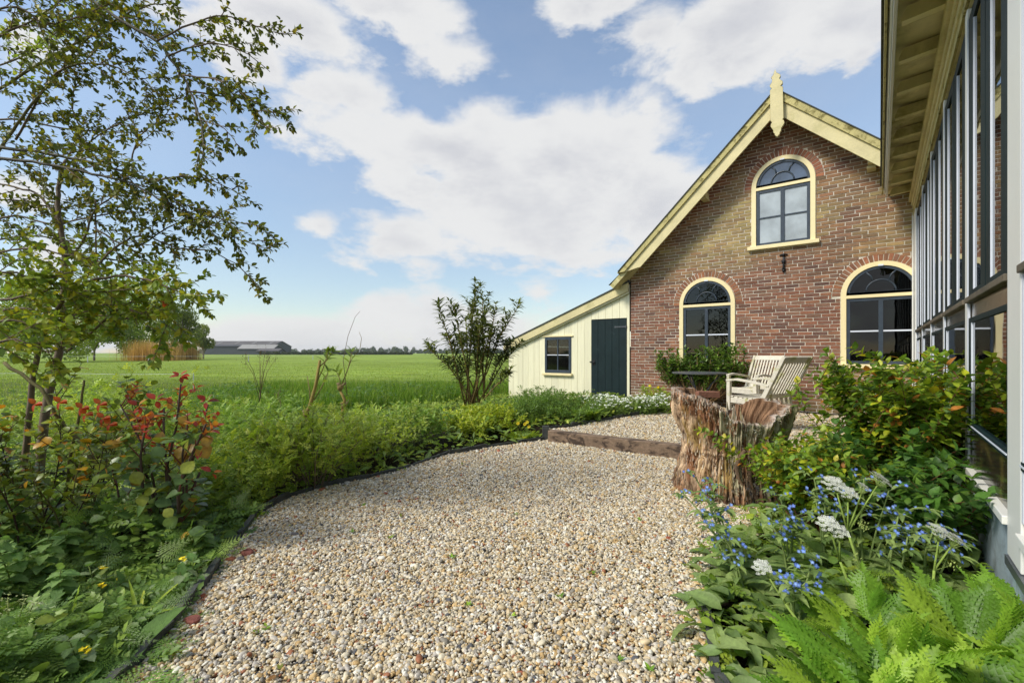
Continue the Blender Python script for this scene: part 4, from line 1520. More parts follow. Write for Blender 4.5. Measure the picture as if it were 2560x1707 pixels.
M['fleaf'] = leaf_mat('far_leaves', .6, .35, .2)
rs = np.random.RandomState(11)
pts = []
for k in range(360):
    x = -520 + k * 2.9 + rs.uniform(-2, 2)
    y = 780 + rs.uniform(-30, 60)
    h = rs.uniform(5, 10) * (1.25 if 90 < k % 130 < 125 else .9)
    pts.append((x, y, h * .5 - .3, rs.uniform(3, 6), 5, h * .55))
Vv, Fv, Cv = blob_crowns(pts, 90, 1.4, [(.06, .09, .03), (.08, .10, .035), (.05, .075, .03)], 5)
me = np_mesh('distant_wood', Vv, Fv, Cv); me.materials.append(M['fleaf'])
tag(link(bpy.data.objects.new('distant_wood', me)), kind='stuff')
pts = [(-160 + k * 1.6, 300 + rs.uniform(-2, 2), .5, 1.6, 1.5, rs.uniform(1.0, 1.7)) for k in range(60)]
Vv, Fv, Cv = blob_crowns(pts, 120, .5, [(.035, .055, .02), (.05, .06, .025)], 6)
me = np_mesh('hedge', Vv, Fv, Cv); me.materials.append(M['fleaf'])
tag(link(bpy.data.objects.new('hedge', me)), 'low dark hedge running right from the far barns along the end of the field', 'hedge')

# trees at the left edge of the field
midtrees = [
    # px x, base y, depth, height, crown radius, label, colours
    (335, 76, 13.6, 5.6, 'tall pale green willow behind the tan reeds at the field edge', [(.24, .34, .06), (.30, .40, .09), (.16, .26, .05)]),
    (455, 80, 10.2, 3.2, 'slender olive green tree at the right end of the tree group beside the field', [(.15, .21, .05), (.20, .25, .06)]),
    (508, 97, 7.6, 2.4, 'small thin tree standing nearest to the far barns', [(.15, .20, .05), (.18, .22, .07)]),
    (235, 72, 12.5, 5.0, 'bright green tree left of the willow, seen through the foreground branches', [(.20, .30, .05), (.28, .36, .07)]),
    (90, 60, 11.5, 6.0, 'broad yellow green tree beyond the left end of the wire fence', [(.24, .33, .05), (.17, .26, .04)]),
    (400, 88, 12.2, 4.2, 'dull green tree standing behind the right end of the reeds', [(.20, .28, .06), (.24, .31, .08)])]
for k, (px, Yd, H, cr, lab, cols) in enumerate(midtrees):
    x = Yd * (px - 1280) / F
    t = thing('field_tree', lab, 'tree', (x, Yd, -.3))
    r_ = random.Random(k + 40)
    mb = MB()
    lumps = []
    for b_ in range(9):
        a = r_.uniform(0, 6.28)
        rr = r_.uniform(.1, .75) * cr
        zt = H * r_.uniform(.38, .88)
        tip = Vector((rr * math.cos(a), rr * math.sin(a), zt))
        st = Vector((0, 0, H * r_.uniform(.08, .35)))
        md = st.lerp(tip, .5) + Vector((r_.uniform(-.3, .3), 0, .3))
        mb.tube([st, md, tip], [.09, .06, .02], 5, (.16, .13, .09))
        q = cr * r_.uniform(.28, .5)
        lumps.append((tip.x, tip.y, tip.z, q, q, q * r_.uniform(.8, 1.5)))
    lumps.append((0, 0, H * .8, cr * .45, cr * .45, H * .2))
    if k in (0, 3, 4):
        for q in range(7):
            lumps.append((r_.uniform(-.7, .7) * cr, r_.uniform(-.7, .7) * cr, H * r_.uniform(.18, .55), cr * .4, cr * .4, cr * .45))
    mb.tube([(0, 0, -.2), (.1, 0, H * .4), (0, 0, H * .85)], [.16, .10, .03], 7, (.2, .17, .13))
    mb.build('trunk', M['twig'], t, tint=True)
    Vv, Fv, Cv = blob_crowns(lumps, 760 if k in (0, 3, 4) else 420, .17, cols, k)
    me = np_mesh('crown', Vv, Fv, Cv); me.materials.append(M['fleaf'])
    link(bpy.data.objects.new('crown', me), t)


def blades(n, area, hmin, hmax, wid, cols, seed, bend=.35, zf=height, spread=.35):
    """curved grass blades, 3 segments each; area(rs,n)->(x,y)"""
    rs = np.random.RandomState(seed)
    X, Y = area(rs, n)
    n = len(X)
    Z = np.array([zf(a, b) for a, b in zip(X, Y)])
    a = rs.uniform(0, 2 * math.pi, n)
    d = np.c_[np.cos(a), np.sin(a), np.zeros(n)]
    side = np.c_[-np.sin(a), np.cos(a), np.zeros(n)]
    h = rs.uniform(hmin, hmax, n)[:, None]
    lean = rs.uniform(.1, 1, n)[:, None] * spread
    w = wid * rs.uniform(.6, 1.4, n)[:, None]
    base = np.c_[X, Y, Z - .01]
    up = np.array((0, 0, 1.0))
    out = []
    for t, ww in ((0, 1.0), (.45, .8), (.8, .45)):
        c = base + up * h * t * (1 - bend * .4 * t * lean) + d * h * lean * t * t
        out += [c - side * w * ww, c + side * w * ww]
    c = base + up * h * (1 - bend * lean) + d * h * lean * 1.15
    out.append(c)
    V = np.stack(out, 1).reshape(-1, 3)
    b0 = np.arange(n)[:, None] * 7
    F4 = np.concatenate([b0 + np.array([0, 1, 3, 2]), b0 + np.array([2, 3, 5, 4])])
    F3 = np.c_[b0 + np.array([4, 5, 6])]
    col = np.array(cols)[rs.randint(0, len(cols), n)] * rs.uniform(.75, 1.25, n)[:, None]
    C = np.repeat(col, 7, 0)
    faces = np.concatenate([F4[:, [0, 1, 2]], F4[:, [0, 2, 3]], F3])
    return V, faces, C


reedc = [(.42, .29, .13), (.5, .36, .18), (.34, .24, .10)]


def rect(x0, x1, y0, y1):
    return lambda rs, n: (rs.uniform(x0, x1, n), rs.uniform(y0, y1, n))


for (px0, px1, Yd, lab) in ((296, 395, 68, 'tall tan reed bed at the field edge in front of the pale willow'), (415, 447, 76, 'narrow tan reed clump right of the larger reed bed')):
    x0, x1 = Yd * (px0 - 1280) / F, Yd * (px1 - 1280) / F
    Vv, Fv, Cv = blades(2200, lambda rs, n, x0=x0, x1=x1, Yd=Yd: (rs.normal((x0 + x1) / 2, (x1 - x0) / 4.2, n) + .8 * np.sin(rs.randint(0, 9, n) * 2.1), rs.uniform(Yd, Yd + 5, n)), 1.4, 3.6, .018, reedc, int(Yd), spread=.16)
    me = np_mesh('reeds', Vv, Fv, Cv); me.materials.append(M['grass'])
    tag(link(bpy.data.objects.new('reeds', me)), lab, 'reeds')

# wire fences
M['fpost'] = mat('fence_post', (.5, .52, .55), .6, .1)
M['wire'] = mat('fence_wire', (.75, .76, .78), .5, .05)


def wfence(label, pts, h, rp, rw, base=height):
    x0, y0 = pts[0]
    t = thing('wire_fence', label, 'fence', (x0, y0, base(x0, y0)))
    tops = []
    for x, y in pts:
        z = base(x, y) - base(x0, y0)
        MB().tube([(x - x0, y - y0, z - .1), (x - x0, y - y0, z + h)], rp, 6).build('post', M['fpost'], t)
        tops.append(Vector((x - x0, y - y0, z + h - .04)))
    mb = MB()
    for a, b in zip(tops[:-1], tops[1:]):
        mb.tube([a, a.lerp(b, .5) - Vector((0, 0, .03)), b], rw, 4)
    mb.build('wire', M['wire'], t)


wfence('thin white electric fence wire crossing the near field at the left', [(-18.0, 13.3), (-12.6, 12.9), (-8.5, 12.5)], .66, .010, .0045)
wfence('farther white wire fence in front of the reeds and trees', [(-62, 56), (-52.0, 57.4), (-45, 58), (-36, 64), (-34, 80), (-36, 100), (-44, 130)], .8, .05, .016)

# field grass, bank grass
gcol = [(.19, .29, .045), (.24, .34, .055), (.15, .24, .035), (.27, .34, .09)]


def area_field(rs, n):
    Y = 9.5 + 46 * rs.uniform(0, 1, n) ** 1.5
    X = Y * rs.uniform(-1.2, .12, n)
    uu = (X - OX) * UX + (Y - OY) * UY
    ok = uu < -3.6
    return X[ok], Y[ok]


Vv, Fv, Cv = blades(42000, area_field, .05, .11, .010, gcol, 21, spread=.7)
me = np_mesh('field_grass', Vv, Fv, Cv); me.materials.append(M['grass'])
tag(link(bpy.data.objects.new('field_grass', me)), kind='stuff')


def area_bank(rs, n):
    # tufty bank between the bed and the field
    cx = rs.uniform(-7.5, 1.2, n // 34 + 1)
    cy = rs.uniform(8.4, 14.5, n // 34 + 1)
    k = rs.randint(0, len(cx), n)
    X = cx[k] + rs.normal(0, .13, n)
    Y = cy[k] + rs.normal(0, .13, n)
    uu = (X - OX) * UX + (Y - OY) * UY
    ok = (uu < -3.55) & (X < Y * .06 - .2)
    return X[ok], Y[ok]


Vv, Fv, Cv = blades(30000, area_bank, .22, .50, .006, [(.10, .21, .025), (.14, .26, .03), (.07, .16, .02), (.22, .30, .07)], 22, spread=.75)
me = np_mesh('bank_grass', Vv, Fv, Cv); me.materials.append(M['grass'])
tag(link(bpy.data.objects.new('bank_grass', me)), kind='stuff')
# ------------------------------------------------------------------ plants
def mk_leaf(n=3, w=.5, fold=.18, droop=.18, serr=0.0, tip=1.0, peak=.42, curl=0.0):
    """leaf along +y, length 1, half-folded along the midrib; returns verts, tris, shade"""
    vs = [(0, 0, 0)]
    sh = [.85]
    L = []; Rr = []; Mi = [0]
    for i in range(1, n + 1):
        t = i / (n + 1)
        x = t ** (math.log(.5) / math.log(peak))
        ww = w / 2 * math.sin(math.pi * x) ** .85
        tt = t
        if serr:
            ww *= 1 + (serr if i % 2 else -serr)
            tt = t + (.03 if i % 2 else -.0)
        z = -droop * t * t
        zc = z
        if n > 3 or True:
            Mi.append(len(vs)); vs.append((0, t, zc)); sh.append(1.12)
        L.append(len(vs)); vs.append((-ww, tt, z + fold * ww)); sh.append(.95)
        Rr.append(len(vs)); vs.append((ww, tt, z + fold * ww)); sh.append(.95)
    T_ = len(vs); vs.append((0, tip, -droop * tip)); sh.append(.95)
    Mi.append(T_)
    fs = [(0, Mi[1], L[0]), (0, Rr[0], Mi[1])]
    for i in range(n - 1):
        a, b = Mi[i + 1], Mi[i + 2]
        fs += [(a, b, L[i + 1]), (a, L[i + 1], L[i]), (a, Rr[i], Rr[i + 1]), (a, Rr[i + 1], b)]
    a = Mi[n]
    fs += [(a, T_, L[-1]), (a, Rr[-1], T_)]
    return np.array(vs, float), np.array(fs), np.array(sh)


def join_t(items):
    """items: list of (template, 3x3, offset)"""
    V = []; Fs = []; S = []; o = 0
    for (v, f, s), m, off in items:
        V.append(v @ np.array(m).T + np.array(off)); Fs.append(f + o); S.append(s); o += len(v)
    return np.concatenate(V), np.concatenate(Fs), np.concatenate(S)


def rotz(a, s=1.0, z=0.0):
    c, n = math.cos(a), math.sin(a)
    return np.array([[c * s, -n * s, 0], [n * s, c * s, 0], [0, 0, s]])


def mk_pinnate(k, leaflet, size, ang=62, start=.22, prof=lambda t: math.sin(math.pi * (.25 + .7 * t)), term=1.0, droop=.25, sag=.1):
    it = []
    rv = np.array([(-.006, 0, 0), (.006, 0, 0), (.004, .5, -droop * .25), (-.004, .5, -droop * .25), (0, 1, -droop)])
    it.append(((rv, np.array([(0, 1, 2), (0, 2, 3), (3, 2, 4)]), np.full(5, 1.15)), np.eye(3), (0, 0, 0)))
    for i in range(k):
        t = start + (1 - start) * i / k
        s = size * prof(i / max(1, k - 1))
        for sd in (-1, 1):
            m = rotz(-sd * R(ang * (1 - .25 * i / k)), s)
            m[2, :] = 0; m[2, 2] = s
            it.append((leaflet, m, (0, t + (.02 if sd > 0 else 0), -droop * t * t + .0)))
            # leaflets sag outward
    it.append((leaflet, rotz(0, size * term), (0, .96, -droop)))
    v, f, s = join_t(it)
    v[:, 2] -= sag * np.abs(v[:, 0]) ** 1.5
    return v, f, s


LF = {}
LF['small'] = mk_leaf(1, .55, .3, .1)
LF['oval'] = mk_leaf(3, .62, .25, .22)
LF['round'] = mk_leaf(4, .86, .22, .20, peak=.5)
LF['glossy'] = mk_leaf(3, .42, .3, .15)
LF['lance'] = mk_leaf(2, .27, .35, .25)
LF['big'] = mk_leaf(7, .46, .30, .45, serr=.03, peak=.45)
LF['comfrey'] = mk_leaf(6, .40, .40, .50, serr=.03, peak=.38)
LF['nettle'] = mk_leaf(8, .66, .2, .28, serr=.12, peak=.34)
LF['strap'] = mk_leaf(5, .07, .5, .65)
_tooth = mk_leaf(4, .50, .25, .15, serr=.22)
_lobe = mk_leaf(9, .38, .35, .14, serr=.40, peak=.33)
LF['rose'] = mk_pinnate(2, mk_leaf(3, .6, .25, .1), .36, 70, .35, lambda t: 1.0, 1.1, .15)
LF['lobed'] = mk_pinnate(3, _tooth, .42, 60, .25, lambda t: 1 - .15 * t, 1.1, .2)
for _k in range(3):
    _q = random.Random(_k)
    LF['tansy%d' % _k] = mk_pinnate(9, _lobe, .40, 50, .08, lambda t: (.50 + .55 * math.sin(math.pi * min(1, t * .85 + .15))) * _q.uniform(.8, 1.15), .75, .16, .22)
_pin = mk_pinnate(5, mk_leaf(2, .42, .2, .1), .30, 60, .12, lambda t: 1.0 - .55 * t, .5, .05, .1)
LF['fern'] = mk_pinnate(7, _pin, .46, 62, .18, lambda t: 1.0 - .72 * t, .35, .30, .15)
_s = []
for k in range(5):
    a = 2 * math.pi * k / 5
    _s.append((mk_leaf(1, .8, .1, -.1, peak=.6), rotz(a, .5), (0, 0, 0)))
_fl = join_t(_s)
LF['flower'] = (_fl[0], _fl[1], np.where(np.hypot(_fl[0][:, 0], _fl[0][:, 1]) < .12, 2.2, 1.0))
_s = [(mk_leaf(1, .5, .1, .0), rotz(2 * math.pi * k / 14, .5 - .1 * (k % 2)), (0, 0, .02 * (k % 3))) for k in range(14)]
LF['daisy'] = join_t(_s)
_r = random.Random(3)
_s = []
for k in range(13):
    a = k * 2.4; rr = .031 * math.sqrt(k)
    for q in range(3):
        _s.append((mk_leaf(1, .9, .0, 0), rotz(_r.uniform(0, 6.28), .045), (rr * math.cos(a), rr * math.sin(a), .02 * _r.random())))
_ul = join_t(_s)
_s = []
for k in range(15):
    a = k * 2.4; rr = .115 * math.sqrt(k + .3)
    _s.append((_ul, np.diag([1, 1, 1]) * (1.05 - .02 * k), (rr * math.cos(a), rr * math.sin(a), -.20 * rr + .07 * _r.random())))
LF['umbel'] = join_t(_s)


def frame(d, n):
    d = d / (np.linalg.norm(d) + 1e-9)
    x = np.cross(d, n)
    l = np.linalg.norm(x)
    if l < 1e-4:
        x = np.cross(d, np.array((1.0, .3, .2))); l = np.linalg.norm(x)
    x = x / l
    z = np.cross(x, d)
    return np.stack([x, d, z], 1)


def bake(kind, pos, M3, size, tint):
    """vectorised: pos (n,3), M3 (n,3,3), size (n,), tint (n,3)"""
    v, f, s = LF[kind]
    V = np.einsum('nij,mj->nmi', M3 * size[:, None, None], v) + pos[:, None, :]
    n, m = len(pos), len(v)
    C = tint[:, None, :] * s[None, :, None]
    Fa = f[None] + (np.arange(n) * m)[:, None, None]
    return V.reshape(-1, 3), Fa.reshape(-1, 3), C.reshape(-1, 3)


class Plant:
    def __init__(s, name, label, cat, base, group=None, seed=0, lm='leaf'):
        s.r = random.Random(seed)
        s.name, s.label, s.cat, s.group = name, label, cat, group
        s.b = Vector(base)
        s.st = MB()
        s.lv = []
        s.lm = lm

    def leaf(s, kind, pos, d, size, tint, n=(0, 0, 1), part='leaf', mt=None):
        s.lv.append((kind, np.array(pos, float), np.array(d, float), np.array(n, float), size, np.array(tint, float), part, mt or s.lm))

    def stem(s, pts, r0, r1, col, sides=5):
        n = len(pts)
        s.st.tube([Vector(p) - s.b for p in pts], [r0 + (r1 - r0) * i / (n - 1) for i in range(n)], sides, col)

    def path(s, p, d, L, curve=0.0, wig=.12, n=6, grav=0.0):
        """a gently wandering path; curve>0 bends outward/down"""
        r = s.r
        p = Vector(p); d = Vector(d).normalized()
        h = Vector((d.x, d.y, 0))
        out = [p.copy()]
        for i in range(n):
            d = (d + h * (curve / n) + Vector((r.uniform(-wig, wig), r.uniform(-wig, wig), r.uniform(-wig, wig) * .6 - grav / n))).normalized()
            p = p + d * (L / n)
            out.append(p.copy())
        return out

    def along(s, pts, step, kind, size, colf, start=0.0, pitch=.9, opp=True, jit=.3, mt=None, endsize=1.0, part='leaf', tuft=0):
        r = s.r
        acc = 0.0
        tot = sum((b - a).length for a, b in zip(pts[:-1], pts[1:]))
        run = 0.0
        nxt = start * tot + r.uniform(0, step)
        k = 0
        ang = r.uniform(0, 6.28)
        for a, b in zip(pts[:-1], pts[1:]):
            l = (b - a).length
            d = (b - a).normalized()
            u = d.orthogonal().normalized()
            w = d.cross(u)
            while nxt <= run + l:
                p = a.lerp(b, (nxt - run) / l)
                t = nxt / tot
                ang += 1.57 if opp else 2.4
                for q in ((0, math.pi) if opp else (0,)):
                    aa = ang + q + r.uniform(-jit, jit)
                    lat = u * math.cos(aa) + w * math.sin(aa)
                    dd = (lat * pitch + d * (1.1 - pitch * .6) + Vector((0, 0, r.uniform(-.15, .25)))).normalized()
                    nn = (Vector((0, 0, 1)) + d * .5 + Vector((r.uniform(-jit, jit), r.uniform(-jit, jit), 0)))
                    sz = size * r.uniform(.7, 1.2) * (1 + (endsize - 1) * t)
                    s.leaf(kind, p, dd, sz, colf(p, t), nn, mt=mt, part=part)
                k += 1
                nxt += step * r.uniform(.75, 1.3)
            run += l
        for q in range(tuft):
            aa = r.uniform(0, 6.28)
            lat = Vector((math.cos(aa), math.sin(aa), 0))
            s.leaf(kind, pts[-1], (lat * .8 + (pts[-1] - pts[-2]).normalized() * r.uniform(.3, 1.2)), size * r.uniform(.6, 1.0) * endsize, colf(pts[-1], 1.0), mt=mt, part=part)

    def finish(s, nparts=0, rz=None):
        root = thing(s.name, s.label, s.cat, tuple(s.b), 0, s.group)
        if s.st.v:
            s.st.build('stem', M['twig'], root, tint=True, smooth=True)
        bp = np.array(s.b)
        parts = {}
        for l in s.lv:
            parts.setdefault((l[6], l[7]), []).append(l)
        for (part, mt), ls in parts.items():
            kinds = set(l[0] for l in ls)
            # leaves that show largest become parts of their own
            key = [l[4] / max(.4, l[1][1]) * (1 if abs(l[1][0]) < 1.12 * l[1][1] and l[1][1] > .3 else .01) for l in ls]
            order = np.argsort(key)[::-1]
            top = [ls[i] for i in order[:nparts]]
            rest = [ls[i] for i in order[nparts:]]
            for l in top:
                v, f, sh = LF[l[0]]
                m3 = frame(l[2], l[3]) * l[4]
                vv = v @ m3.T + (l[1] - bp)
                me = np_mesh(part, vv, f, l[5][None, :] * sh[:, None], True)
                me.materials.append(M[mt])
                link(bpy.data.objects.new(part, me), root)
            if rest:
                Vs = []; Fs = []; Cs = []; o = 0
                for kd in kinds:
                    sub = [l for l in rest if l[0] == kd]
                    if not sub: continue
                    v, f, c = bake(kd, np.array([l[1] for l in sub]) - bp, np.array([frame(l[2], l[3]) for l in sub]), np.array([l[4] for l in sub]), np.array([l[5] for l in sub]))
                    Vs.append(v); Fs.append(f + o); Cs.append(c); o += len(v)
                nm = {'leaf': 'foliage', 'flower': 'small_flowers'}.get(part, part + '_mass')
                me = np_mesh(nm, np.concatenate(Vs), np.concatenate(Fs), np.concatenate(Cs), True)
                me.materials.append(M[mt])
                o_ = link(bpy.data.objects.new(nm, me), root)
                if nparts: o_['kind'] = 'stuff'
        return root


def cf(*cols, v=.18, hi=None, pr=0.0):
    """colour picker with spread; hi = colours that turn up with probability pr"""
    def f(p=None, t=0):
        c = np.array(rnd.choice(hi if hi and rnd.random() < pr else cols))
        return c * rnd.uniform(1 - v, 1 + v)
    return f


OLIVE = cf((.11, .135, .022), (.085, .115, .02), (.14, .165, .024), (.08, .11, .03), hi=[(.22, .24, .03), (.24, .21, .03)], pr=.2)
FRESH = cf((.24, .35, .04), (.30, .40, .05), (.19, .29, .035), (.36, .43, .07))
DEEP = cf((.045, .10, .022), (.06, .13, .028), (.035, .085, .02))
HYP = cf((.13, .24, .03), (.09, .18, .03), (.18, .28, .03), (.24, .33, .03), hi=[(.36, .42, .03), (.40, .38, .03), (.42, .18, .04)], pr=.14)
ALK = cf((.19, .29, .11), (.24, .34, .13), (.14, .23, .08))
LIME = cf((.15, .30, .035), (.20, .36, .04), (.11, .24, .03), (.25, .40, .05))
ROSE = cf((.08, .14, .06), (.10, .18, .06), (.13, .21, .05), hi=[(.22, .26, .04), (.30, .20, .04)], pr=.25)
ROSEY = cf((.14, .20, .03), (.20, .25, .035), (.11, .17, .03), hi=[(.38, .18, .02), (.40, .24, .02)], pr=.12)
RED = cf((.34, .05, .03), (.26, .04, .03), (.44, .15, .03), (.20, .05, .04), (.40, .22, .04))
BLUE = cf((.18, .29, .68), (.25, .37, .74), (.14, .22, .60))
WHITE = cf((.78, .79, .72), (.70, .72, .62), v=.06)
YEL = cf((.80, .62, .02), (.82, .70, .05), v=.08)
BARK = (.16, .12, .075); GBARK = (.16, .14, .05); DSTEM = (.07, .045, .03); GSTEM = (.16, .22, .05); RSTEM = (.16, .05, .03)


def gz(x, y):
    return height(x, y)


# ---- the arching tree on the left
tr = Plant('arching_tree', 'airy small-leaved tree at the left whose long arching branches reach over the field view', 'tree', (P(95, 1290, 3.3).x, 3.3, -.05), seed=12)


def cane(px, Y0, Y1, r0, r1, col=BARK, tw=True, twl=.34, tstep=.074, ls=.033, colf=OLIVE, start=.12, tdens=1.0, tdir=None):
    pts = []
    n = len(px)
    for i, (x, y) in enumerate(px):
        pts.append(P(x, y, Y0 + (Y1 - Y0) * i / (n - 1)))
    # smooth (Catmull-Rom)
    q = []
    for i in range(n - 1):
        p0 = pts[max(i - 1, 0)]; p1 = pts[i]; p2 = pts[i + 1]; p3 = pts[min(i + 2, n - 1)]
        for k in range(4):
            t = k / 4
            q.append(.5 * ((2 * p1) + (p2 - p0) * t + (2 * p0 - 5 * p1 + 4 * p2 - p3) * t * t + (3 * p1 - p0 - 3 * p2 + p3) * t ** 3) + Vector((tr.r.uniform(-.006, .006), 0, tr.r.uniform(-.006, .006))))
    q.append(pts[-1])
    tr.stem(q, r0, r1, col, 6)
    if not tw: return
    tot = sum((b - a).length for a, b in zip(q[:-1], q[1:]))
    run = 0; nxt = start * tot
    sd = 1
    for a, b in zip(q[:-1], q[1:]):
        l = (b - a).length
        d = (b - a).normalized()
        while nxt <= run + l:
            p = a.lerp(b, (nxt - run) / l)
            t = nxt / tot
            sd = -sd
            lat = Vector((-d.z, 0, d.x)) * sd
            dd = (d * .9 + lat * tr.r.uniform(.3, .9) + Vector((tr.r.uniform(-.1, .35), tr.r.uniform(-.7, .7), tr.r.uniform(-.05, .15)))).normalized()
            L = twl * tr.r.uniform(.45, 1.15) * (1.05 - .45 * t)
            tp = tr.path(p, dd, L, .1, .16, 6, .25)
            tr.stem(tp, .0032, .0012, (.20, .13, .08), 4)
            tr.along(tp, .0185, 'oval', ls * 1.2, colf, .06, .8, False, .5, tuft=2)
            for q2 in range(3):
                i = tr.r.randint(1, 4)
                d2 = ((tp[i + 1] - tp[i]).normalized() + Vector((tr.r.uniform(-.8, .8), tr.r.uniform(-.8, .8), tr.r.uniform(-.7, .5)))).normalized()
                tp2 = tr.path(tp[i], d2, L * tr.r.uniform(.3, .6), .1, .15, 4, .2)
                tr.stem(tp2, .002, .001, (.20, .13, .08), 3)
                tr.along(tp2, .018, 'oval', ls * 1.15, colf, .1, .8, False, .5, tuft=2)
            nxt += tstep * tr.r.uniform(.6, 1.5) / tdens
        run += l
    tr.along(q[-5:], .03, 'oval', ls, colf, 0, .8, False)


OL2 = cf((.18, .26, .035), (.24, .31, .04), (.13, .21, .035), hi=[(.32, .32, .03), (.26, .30, .03)], pr=.25)
cane([(95, 1300), (105, 1100), (125, 980), (152, 850), (160, 740), (163, 640), (148, 560), (145, 500), (150, 450), (165, 400)], 3.3, 3.5, .030, .010, BARK, tdens=.5, start=.45)
cane([(163, 640), (182, 640), (215, 590), (235, 530), (300, 480)], 3.45, 3.3, .010, .004)
cane([(148, 560), (100, 490), (40, 470), (-60, 450)], 3.5, 3.6, .010, .005)
cane([(150, -60), (290, 45), (390, 105), (455, 190), (490, 265), (507, 330), (510, 405)], 3.4, 3.0, .013, .004, (.11, .10, .07))
cane([(390, 105), (480, 60), (560, 40), (640, 65), (715, 88)], 3.15, 3.3, .007, .002, tdens=1.15, twl=.26)
cane([(420, 140), (520, 110), (600, 125), (675, 180)], 3.1, 3.2, .006, .002, tdens=1.1, twl=.24)
cane([(455, 190), (540, 200), (610, 240), (670, 330)], 3.1, 2.9, .006, .002, tdens=1.1, twl=.26)
cane([(470, 230), (560, 240), (640, 255), (725, 300)], 3.1, 3.3, .006, .002, tdens=1.1, twl=.22)
cane([(500, 300), (560, 320), (600, 370)], 3.0, 3.0, .004, .002, tdens=1.1, twl=.2)
cane([(-80, 260), (0, 222), (110, 150), (200, 105), (290, 50), (370, 15), (430, 10)], 3.7, 3.4, .013, .004, GBARK)
cane([(-20, 400), (30, 330), (80, 260), (150, 180), (220, 95), (290, 50)], 3.6, 3.4, .012, .006, GBARK, tdens=.8)
cane([(40, 350), (100, 240), (160, 170), (250, 160), (340, 190), (400, 240)], 3.6, 3.2, .008, .003)
cane([(-80, 360), (0, 370), (100, 380), (200, 400), (300, 425), (380, 455), (450, 510), (480, 545)], 3.2, 2.9, .012, .004, (.11, .10, .07))
cane([(380, 455), (460, 440), (540, 455), (620, 498)], 3.0, 3.1, .005, .002, tdens=1.2, twl=.22)
cane([(-80, 390), (0, 395), (110, 410), (230, 435), (330, 460), (400, 500), (470, 530), (560, 550), (650, 565)], 3.0, 2.9, .011, .002, (.11, .10, .07), tdens=1.0)
cane([(235, 570), (300, 608), (350, 612), (440, 560), (520, 560), (600, 600), (680, 625)], 3.3, 3.0, .007, .002, tdens=1.1, twl=.25)
cane([(245, 660), (300, 610), (360, 590), (440, 620), (530, 630), (600, 670), (652, 725)], 3.3, 3.0, .008, .002, tdens=1.1, twl=.22)
cane([(240, 500), (240, 600), (245, 660)], 3.4, 3.3, .006, .004, tdens=.6)
cane([(145, 480), (170, 420), (230, 350), (320, 300), (400, 270)], 3.5, 3.3, .007, .003)
cane([(330, 400), (350, 340), (400, 300), (440, 250)], 3.2, 3.2, .005, .002)
cane([(165, 400), (200, 330), (180, 270), (190, 200)], 3.5, 3.5, .006, .002)
cane([(-60, 120), (20, 80), (100, 40), (200, -30)], 3.2, 3.2, .010, .004, tdens=1.4)
cane([(-60, 40), (40, 20), (120, 60), (200, 40), (300, 0)], 3.0, 3.1, .008, .003, tdens=1.4)
cane([(-60, 180), (60, 140), (160, 70), (260, 20)], 3.8, 3.6, .008, .003, tdens=1.3, colf=FRESH)
cane([(-60, 560), (40, 540), (140, 560), (240, 540), (330, 530), (420, 540)], 3.6, 3.3, .008, .003, tdens=0.76)
cane([(-60, 650), (60, 620), (180, 640), (300, 650), (380, 660), (430, 690)], 3.5, 3.2, .008, .003, tdens=0.83, colf=OL2, ls=.04)
cane([(165, 880), (230, 830), (300, 770), (380, 735), (450, 735), (508, 757)], 3.3, 3.0, .009, .002, tdens=0.83, colf=OL2, ls=.042, start=.3)
cane([(55, 1250), (72, 1050), (90, 900), (130, 800), (190, 720), (290, 690), (390, 705), (470, 740)], 3.1, 2.9, .020, .003, tdens=0.76, colf=OL2, ls=.042, start=.35)
cane([(150, 860), (220, 790), (320, 800), (420, 790), (400, 850)], 3.3, 3.1, .007, .002, tdens=.9, colf=OL2, ls=.045, start=.3)
cane([(-60, 760), (60, 740), (150, 720), (240, 730), (330, 720)], 3.0, 2.9, .009, .003, tdens=0.98, colf=OL2, ls=.044)
cane([(-60, 700), (20, 680), (100, 700), (180, 680)], 2.7, 2.8, .008, .003, tdens=0.98, colf=OL2, ls=.044)
cane([(-60, 820), (30, 800), (120, 820), (200, 790)], 2.8, 2.9, .008, .003, tdens=0.83, colf=OL2, ls=.044)
cane([(12, 908), (100, 972), (150, 1050), (210, 1120), (260, 1190)], 2.9, 2.9, .010, .012, GBARK, tw=False)
cane([(160, 1300), (175, 1150), (200, 1030), (210, 950)], 3.0, 3.0, .011, .006, GBARK, tw=False)
cane([(-60, 790), (60, 770), (170, 790), (280, 760), (370, 790)], 3.2, 3.0, .008, .003, tdens=0.90, colf=OL2, ls=.042)
cane([(-60, 870), (40, 850), (110, 880), (180, 860)], 2.6, 2.7, .008, .003, tdens=0.90, colf=OL2, ls=.046)
cane([(-60, 610), (50, 590), (160, 600), (260, 620)], 3.8, 3.6, .008, .003, tdens=0.90, colf=OL2, ls=.036)
cane([(-60, 300), (60, 300), (150, 320), (260, 330), (360, 330)], 3.7, 3.5, .008, .003, tdens=0.80)
cane([(-60, 500), (40, 500), (150, 520), (240, 500), (340, 470)], 3.7, 3.5, .007, .003, tdens=0.80)
for k in range(4):
    tr.leaf('oval', P(405 + k * 8, 752 + (k % 2) * 7, 2.95), (.5 - .3 * k, -.4, -.2), .045, (.45, .10, .02))
print('tree leaves', len(tr.lv))
tr.finish(300)


